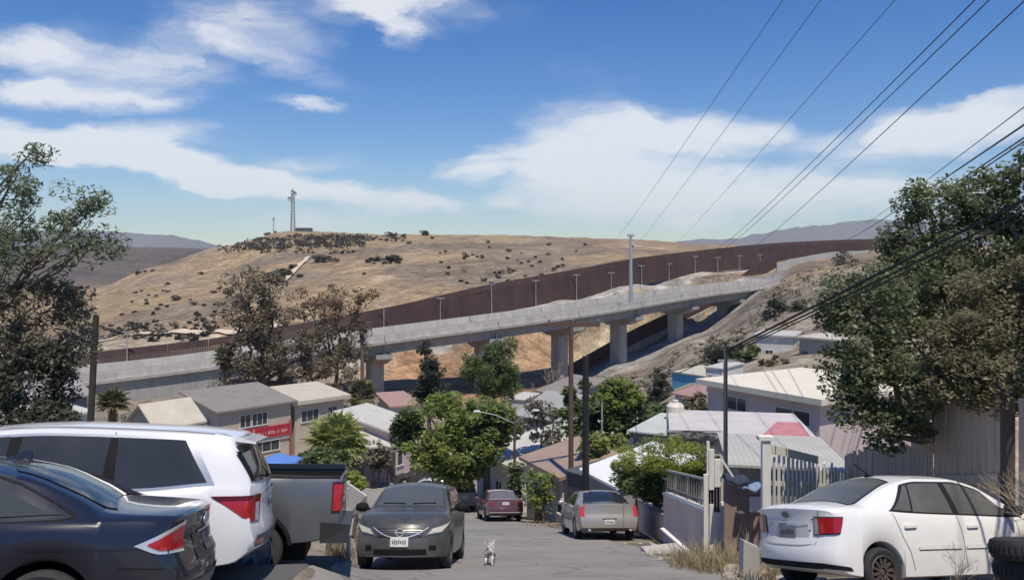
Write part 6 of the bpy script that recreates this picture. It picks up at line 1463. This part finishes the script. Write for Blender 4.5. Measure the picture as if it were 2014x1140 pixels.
for k in range(46):
    d = rr.uniform(11.5, 27); x = float(_rr(d)) + rr.uniform(.02, 1.0) * (1 if rr.random() < .9 else -.4); s = rr.choice((.04, .05, .07, .1))
    if 23.5 < d and x > 1.6: continue
    o = bpy.data.objects.new('stone', RK[k % 3]); link(o); o.location = (x, d, G(x, d) + .01); o.scale = (s * rr.uniform(1, 1.8), s, s); o.rotation_euler = (0, 0, rr.uniform(0, 6))
    tag(o, 'loose grey-tan stone on the dirt shoulder by the pink wall', 'stone', 'stones on the dirt shoulder')
o = bpy.data.objects.new('stone', RK[1]); link(o); o.location = (XD(1445, 13.2), 13.2, G(XD(1445, 13.2), 13.2) + .04); o.scale = (.24, .2, .2); tag(o, 'reddish flat boulder beside the concrete block', 'stone')
for (px, d, ln, a, w, lab) in ((1310, 19.5, 1.1, 10, .35, 'flat concrete slab fragment lying at the foot of the pink wall'), (1345, 17.5, 1.5, 118, .10, 'white plank leaning against the pink wall foot')):
    x = XD(px, d); t = thing('slab_fragment' if w > .2 else 'plank', lab, 'slab' if w > .2 else 'plank', (x, d, G(x, d)), (0, 0, R(a)))
    if w > .2: MB().hexa([(-ln / 2, -w, -.03), (ln / 2, -w * .8, -.03), (ln / 2 * .9, w, -.03), (-ln / 2, w * .7, -.03), (-ln / 2 + .02, -w, .07), (ln / 2, -w * .8, .06), (ln / 2 * .9, w, .09), (-ln / 2, w * .7, .08)]).build('slab', CONC_PALE, t)
    else: MB().bar((-ln / 2, 0, .02), (ln / 2, 0, .42), w, .03).build('board', WHITE_EDGE, t)

# ------------------------------------------------------------------ dry weeds
def weeds(name, label, spots, m, blade, wid, spread=.5):
    rr = np.random.default_rng(9); V_, F_ = [], []
    for (x, y, n, h, r) in spots:
        for _ in range(n):
            a, q = rr.uniform(0, 6.28), r * math.sqrt(rr.uniform(0, 1)); bx, by = x + q * math.cos(a), y + q * math.sin(a); bz = G(bx, by) - .02
            L = h * rr.uniform(.3, .85); dx, dy = rr.normal(0, spread * L), rr.normal(0, spread * L); w = wid * rr.uniform(.6, 1.3); wa = rr.uniform(0, 3.14)
            ox, oy = w * math.cos(wa), w * math.sin(wa); k = len(V_)
            V_ += [(bx - ox, by - oy, bz), (bx + ox, by + oy, bz), (bx + dx * .4 + ox * .7, by + dy * .4 + oy * .7, bz + L * .6), (bx + dx * .4 - ox * .7, by + dy * .4 - oy * .7, bz + L * .6), (bx + dx, by + dy, bz + L)]
            F_ += [(k, k + 1, k + 2, k + 3), (k + 3, k + 2, k + 4)]
    return tag(mesh_obj(name, V_, F_, m), label, 'weeds', kind='stuff')
weeds('dry_grass', 'straw-coloured dry weeds at the foot of the gate post', [(XD(1400, 14.6), 14.6, 500, .75, .75), (XD(1370, 15.6), 15.6, 260, .6, .6), (XD(1440, 13.6), 13.6, 300, .55, .6), (XD(1350, 16.6), 16.6, 160, .35, .5), (XD(1480, 12.9), 12.9, 160, .45, .4), (XD(1320, 18), 18, 80, .25, .6), (XD(1470, 12), 12, 120, .3, .4),
      (XD(1790, 9.2), 9.2, 110, .25, .35), (XD(1850, 9.3), 9.3, 160, .35, .4), (XD(1900, 9.5), 9.5, 160, .35, .4), (5.4, 9.3, 140, .4, .4), (XD(1560, 13.8), 13.8, 120, .5, .5), (XD(1060, 34), 34, 80, .35, .6), (XD(1085, 33), 33, 60, .4, .5)], L_DRY, .6, .006)
weeds('green_weeds', 'sparse green weeds among the dry shoulder grass', [(XD(1430, 14.2), 14.2, 120, .5, .7), (XD(1860, 9.4), 9.4, 90, .3, .4), (XD(1380, 15.2), 15.2, 60, .5, .5), (XD(672, 12.8), 12.8, 40, .3, .15)], leaf_mat('weed_green', [(.09, .10, .035), (.15, .15, .06), (.22, .19, .09)]), .5, .008)
weeds('dead_weed_stalks', 'pale dead weed stalks standing along the left verge', [(XD(676, 13.2), 13.2, 40, .7, .12), (XD(672, 16.5), 16.5, 60, .8, .3), (XD(668, 18), 18, 80, .7, .4)], L_DRY, .6, .006, .25)
def dry_bush(label, foot, H, seed):
    return bare_tree('dry_bush', label, foot, H, .022, .62, seed, mat('straw_twigs', (.46, .36, .24), .9, .4, 4), 5)
for i, (x, y, H) in enumerate(((6.15, 8.8, 2.3), (5.95, 8.2, 1.9), (6.5, 9.6, 2.6))):
    dry_bush(('tangled straw-coloured dry bush behind the tyre pile', 'low dry bush beside the tyre pile', 'taller dry bush against the grey board fence')[i], (x, y, G(x, y)), H, 20 + i)
b_ = bare_tree('dry_weed', 'thin leafless weed standing beside the white sedan door', (XD(1880, 9.4), 9.4, G(XD(1880, 9.4), 9.4)), 1.25, .012, .4, 31, mat('pale_twigs', (.36, .32, .26), .9), 5)

# ------------------------------------------------------------------ pile of old tyres
def tyre_mesh():
    q = MB(); h, r = .105, .305
    q.lathe([(.19, -h * .75), (.25, -h), (.29, -h * .85), (r, -h * .5), (r, h * .5), (.29, h * .85), (.25, h), (.19, h * .75), (.205, h * .4), (.24, 0), (.205, -h * .4)], 36, 'z')
    for k in range(36):
        a = 2 * math.pi * k / 36; c, s = math.cos(a), math.sin(a)
        q.bar((r * c, r * s, -h * .42), (r * c, r * s, h * .42), .028, .016, (c, s, 0))
    me = bpy.data.meshes.new('tyre'); me.from_pydata(q.v, [], q.f); me.update(); me.shade_smooth(); me.set_sharp_from_angle(angle=R(35)); me.materials.append(RUBBER); return me
TY = tyre_mesh()
TL = ['bottom old tyre of the stack by the white sedan door', 'second old tyre up in the stack beside the white sedan', 'third old tyre up in the stack beside the white sedan', 'topmost old tyre on the stack beside the white sedan', 'old tyre lying flat before the tyre stack', 'old tyre leaning against the tyre stack']
x0, y0 = 5.28, 8.1; g0 = G(x0, y0); M = ground_matrix(x0, y0, 0)
for k in range(6):
    o = bpy.data.objects.new('tyre', TY); link(o)
    if k < 4: p = M @ Vector((random.uniform(-.09, .09), random.uniform(-.09, .09), .10 + .205 * k)); o.location = Vector((x0, y0, g0)) + p; o.rotation_euler = (M @ Matrix.Rotation(k * .7, 3, 'Z')).to_euler()
    elif k == 4: o.location = (4.86, 8.35, G(4.86, 8.35) + .10); o.rotation_euler = ground_matrix(4.86, 8.35, 0).to_euler(); o.scale = (.95, .95, 1.1)
    else: o.location = (5.6, 7.75, G(5.6, 7.75) + .27); o.rotation_euler = (R(10), R(62), 0)
    tag(o, TL[k], 'tyre', 'pile of old tyres')

# ------------------------------------------------------------------ poles
def utility_pole(label, px, d, top, r, arm=None, lean=(0, 0), m=WOOD_POLE, name='utility_pole', base_px=None):
    b = GP(base_px or px, d); tp = V(px, top, d)
    t = thing(name, label, 'pole', b); e = tp - b
    MB().tube([(0, 0, -.5), e * .5, e], [r, r * .92, r * .82], 10).build('pole', m, t, 60)
    if arm:
        a = V(arm[0], arm[2], d) - b; c = V(arm[1], arm[2], d) - b; MB().bar(a, c, .14, .19).build('crossarm', m, t)
        for f in (.04, .5, .96):
            q = a.lerp(c, f); MB().lathe([(0, 0), (.05, 0), (.03, .06), (.06, .09), (.06, .15), (0, .19)], 8, 'z', (q.x, q.y, q.z + .06), close=False).build('insulator', mat('porcelain', (.20, .17, .15), .4), t, 40)
        MB().bar(e - Vector((0, .06, .9)), a.lerp(c, .22) - Vector((0, .06, 0)), .03).build('brace', m, t); MB().bar(e - Vector((0, .06, .9)), a.lerp(c, .78) - Vector((0, .06, 0)), .03).build('brace', m, t)
    return t
BROWN_POLE = mat('brown_pole', (.12, .075, .058), .9, .6, 3, (.075, .05, .04), streak=(5, 5, .3))
utility_pole('tall brown wooden pole with a wide crossarm at the bottom of the road', 1123, 36, 634, .125, (1076, 1180, 638), m=BROWN_POLE)
t = utility_pole('black tarred pole beside the wooden crossarm pole', 1152, 32, 700, .15, m=mat('tarred_wood', (.016, .016, .018), .8, .4, 3))
t = utility_pole('dark leaning wooden pole without wires behind the white SUV', 189, 25, 620, .11, base_px=166, m=mat('dark_pole', (.05, .045, .035), .9, .5, 3))
t = utility_pole('slim grey metal service pole in front of the pink house', 1427, 17, 688, .05, m=mat('service_pole', (.13, .13, .125), .6, .4, 3), name='service_pole')
MB().box(-.16, .16, -.03, .03, (V(1427, 688, 17) - GP(1427, 17)).z - .25, (V(1427, 688, 17) - GP(1427, 17)).z - .2).build('bracket', GALV, t)
t = utility_pole('far wooden pole top showing over the broadleaf tree with insulators', 1748, 120, 438, .14, (1738, 1758, 446))
utility_pole('thin pale pipe pole in front of the deep green tree', 1184, 40, 790, .05, m=GALV, name='pipe_pole')
# double-arm street lamp
b = GP(1012, 44); t = thing('street_lamp', 'double-armed street lamp rising out of the street tree', 'street lamp', b)
def L_(px, py): return V(px, py, 44) - b
MB().tube([(0, 0, -.4), L_(1012, 826)], [.09, .06], 8).build('pole', mat('lamp_brown', (.085, .06, .05), .8), t)
for (px, py) in ((938, 808), (1054, 806)):
    e = L_(px, py); s0 = L_(1012, 832); MB().tube([s0, s0.lerp(e, .5) + Vector((0, 0, .12)), e], .022, 6).build('arm', GALV, t); MB().hexa([e + Vector(v) for v in ((-.2, -.07, -.04), (.2, -.07, -.04), (.2, .07, -.04), (-.2, .07, -.04), (-.15, -.05, .05), (.15, -.05, .05), (.15, .05, .05), (-.15, .05, .05))]).build('lamp_head', mat('lamp_white', (.66, .66, .64), .5), t)

# ------------------------------------------------------------------ overhead wires
WIRE = mat('wire', (.02, .02, .023), .6); WIRE_GREY = mat('grey_wire', (.09, .10, .12), .6)
def wire(label, a, b, r0, r1, sag, m=WIRE, group='overhead wires crossing the sky'):
    a, b = V(*a), V(*b); n = 60
    if a.y < 30 and b.y > a.y + 5 and 'leafy tree' not in label: a = a + (a - b) * ((a.y + 14) / (b.y - a.y))      # the span goes on over the camera to the next pole behind
    t = MB(); P = []
    for i in range(n + 1):
        s = i / n; p = a.lerp(b, s); p.z -= 4 * sag * s * (1 - s); P.append(p - a)
    t.tube(P, [r0 + (r1 - r0) * i / n for i in range(n + 1)], 5, False)
    o = t.build('power_line', m); o.location = a
    tag(o, label, 'wire', group)
HI = 'thin grey overhead wire rising steeply over the hill towards the upper right'
for a, b in (((1610, -130, 26), (1195, 486, 640)), ((1690, -130, 26), (1243, 486, 640)), ((1850, -130, 24), (1315, 486, 640))): wire(HI, a, b, .012, .06, 2.0, WIRE_GREY)
MD = 'dark overhead wire running from the border wall to the upper right'
for a, b in (((2030, -150, 20), (1405, 492, 290)), ((2062, -150, 20), (1414, 494, 290)), ((2150, -165, 17), (1472, 490, 300))): wire(MD, a, b, .015, .055, 1.2)
LO = 'dark service wire slanting down to the far pole behind the broadleaf tree'
for a, b, r in (((2150, 130, 13), (1665, 472, 150), .013), ((2150, 152, 13), (1738, 445, 119.8), .009), ((2150, 160, 13), (1748, 445, 119.8), .008), ((2150, 215, 13), (1758, 445, 119.8), .014), ((2150, 226, 13.2), (1752, 447, 119.8), .012), ((2150, 90, 14), (1700, 440, 200), .006)): wire(LO, a, b, r * 1.5, .04, .35)
TK = 'thick black service cable sagging in front of the broadleaf tree to the slim grey pole'
wire(TK, (2200, 296, 9), (1427, 690, 17), .027, .022, .02); wire(TK, (2200, 318, 9), (1427, 694, 17), .018, .016, .05); wire(TK, (2200, 328, 9), (1427, 698, 17), .012, .012, .10)
SV = 'black service wire from the slim grey pole down to the leafy tree'
wire(SV, (1427, 690, 17), (1250, 762, 45), .012, .02, .1); wire(SV, (1427, 697, 17), (1160, 735, 32), .008, .01, .3)

# ------------------------------------------------------------------ small white dog trotting away down the road
def dog():
    d = 15.4; x = XD(964, d); t = thing('dog', 'small white dog with dark patches walking down the middle of the road', 'dog', (x, d, G(x, d) + .013), ground_matrix(x, d, 84))
    J = {'hip': (-.14, 0, .235, .062), 'mid': (-.02, 0, .232, .064), 'chest': (.11, 0, .225, .075), 'neck': (.19, 0, .275, .046), 'head': (.255, .0, .325, .050), 'muz': (.325, 0, .305, .026), 'tail1': (-.20, 0, .265, .016), 'tail2': (-.25, .035, .325, .012), 'tail3': (-.24, .06, .37, .008)}
    E_ = [('hip', 'mid'), ('mid', 'chest'), ('chest', 'neck'), ('neck', 'head'), ('head', 'muz'), ('hip', 'tail1'), ('tail1', 'tail2'), ('tail2', 'tail3')]
    for sg, ph in ((1, .03), (-1, -.03)):
        k = 'L' if sg > 0 else 'R'
        J['th' + k] = (-.13, sg * .048, .19, .040); J['kn' + k] = (-.10 + ph, sg * .052, .135, .026); J['hk' + k] = (-.165 + ph, sg * .052, .075, .015); J['ft' + k] = (-.15 + ph, sg * .052, .012, .015); J['to' + k] = (-.125 + ph, sg * .052, .010, .012)
        E_ += [('hip', 'th' + k), ('th' + k, 'kn' + k), ('kn' + k, 'hk' + k), ('hk' + k, 'ft' + k), ('ft' + k, 'to' + k)]
        J['sh' + k] = (.11, sg * .045, .17, .034); J['el' + k] = (.095 - ph, sg * .048, .115, .021); J['wr' + k] = (.115 - ph, sg * .048, .05, .014); J['pw' + k] = (.12 - ph, sg * .048, .012, .015)
        E_ += [('chest', 'sh' + k), ('sh' + k, 'el' + k), ('el' + k, 'wr' + k), ('wr' + k, 'pw' + k)]
        J['ea' + k] = (.245, sg * .042, .372, .018); J['et' + k] = (.25, sg * .058, .395, .008); E_ += [('head', 'ea' + k), ('ea' + k, 'et' + k)]
    t.scale = (1.14, 1.2, 1.14)
    names = list(J); me = bpy.data.meshes.new('body'); me.from_pydata([J[k][:3] for k in names], [(names.index(a), names.index(b)) for a, b in E_], [])
    o = link(bpy.data.objects.new('body', me), t); o.modifiers.new('skin', 'SKIN'); sk = me.skin_vertices[0].data
    for i, k in enumerate(names): sk[i].radius = (J[k][3], J[k][3])
    sk[0].use_root = True
    o.modifiers.new('sub', 'SUBSURF').levels = 2; o.modifiers['sub'].render_levels = 2
    for k in o.modifiers: pass
    me.materials.append(mat('dog_coat', (.70, .68, .64), .9, .9, 7, (.10, .085, .075), detail=1))
dog()
# white board by the hatchback and verge post
b = GP(694, 19.5); t = thing('white_board', 'large white board leaning on the verge behind the charcoal hatchback mirror', 'board', b)
P = [V(676, 944, 18.6) - b, V(720, 975, 18.8) - b, V(721, 1010, 19.0) - b, V(684, 1012, 18.8) - b]
MB().hexa([P[3], P[2], P[1], P[0]] + [p + Vector((.01, .06, 0)) for p in (P[3], P[2], P[1], P[0])]).build('board', mat('white_panel', (.72, .70, .64), .7, .3, 2), t)
MB().bar(P[0] + Vector((.1, .1, -.05)), (.05, .35, -.1), .06).build('prop', WOOD_GREY, t)
b = GP(688, 13.4); t = thing('verge_post', 'crooked grey wooden post between the pickup and the charcoal hatchback', 'post', (XD(684, 13.05), 13.05, G(XD(684, 13.05), 13.05)))
MB().tube([(0, 0, -.3), (.02, 0, .5), (-.03, .02, .85), (.0, 0, 1.15)], [.04, .035, .03, .02], 7).build('post', CONC_PALE, t)

# ------------------------------------------------------------------ haze
hz = MB().box(-6500, 6500, -120, 6900, -60, 420).build('haze', None)
tag(hz, kind='stuff')
hm = bpy.data.materials.new('haze_air'); hm.use_nodes = True; N, L = hm.node_tree.nodes, hm.node_tree.links
N.remove(N['Principled BSDF']); vp = N.new('ShaderNodeVolumePrincipled'); vp.inputs['Color'].default_value = (.74, .85, 1.0, 1); vp.inputs['Density'].default_value = HAZE; vp.inputs['Anisotropy'].default_value = .0
L.new(vp.outputs[0], N['Material Output'].inputs['Volume']); hz.data.materials.append(hm)
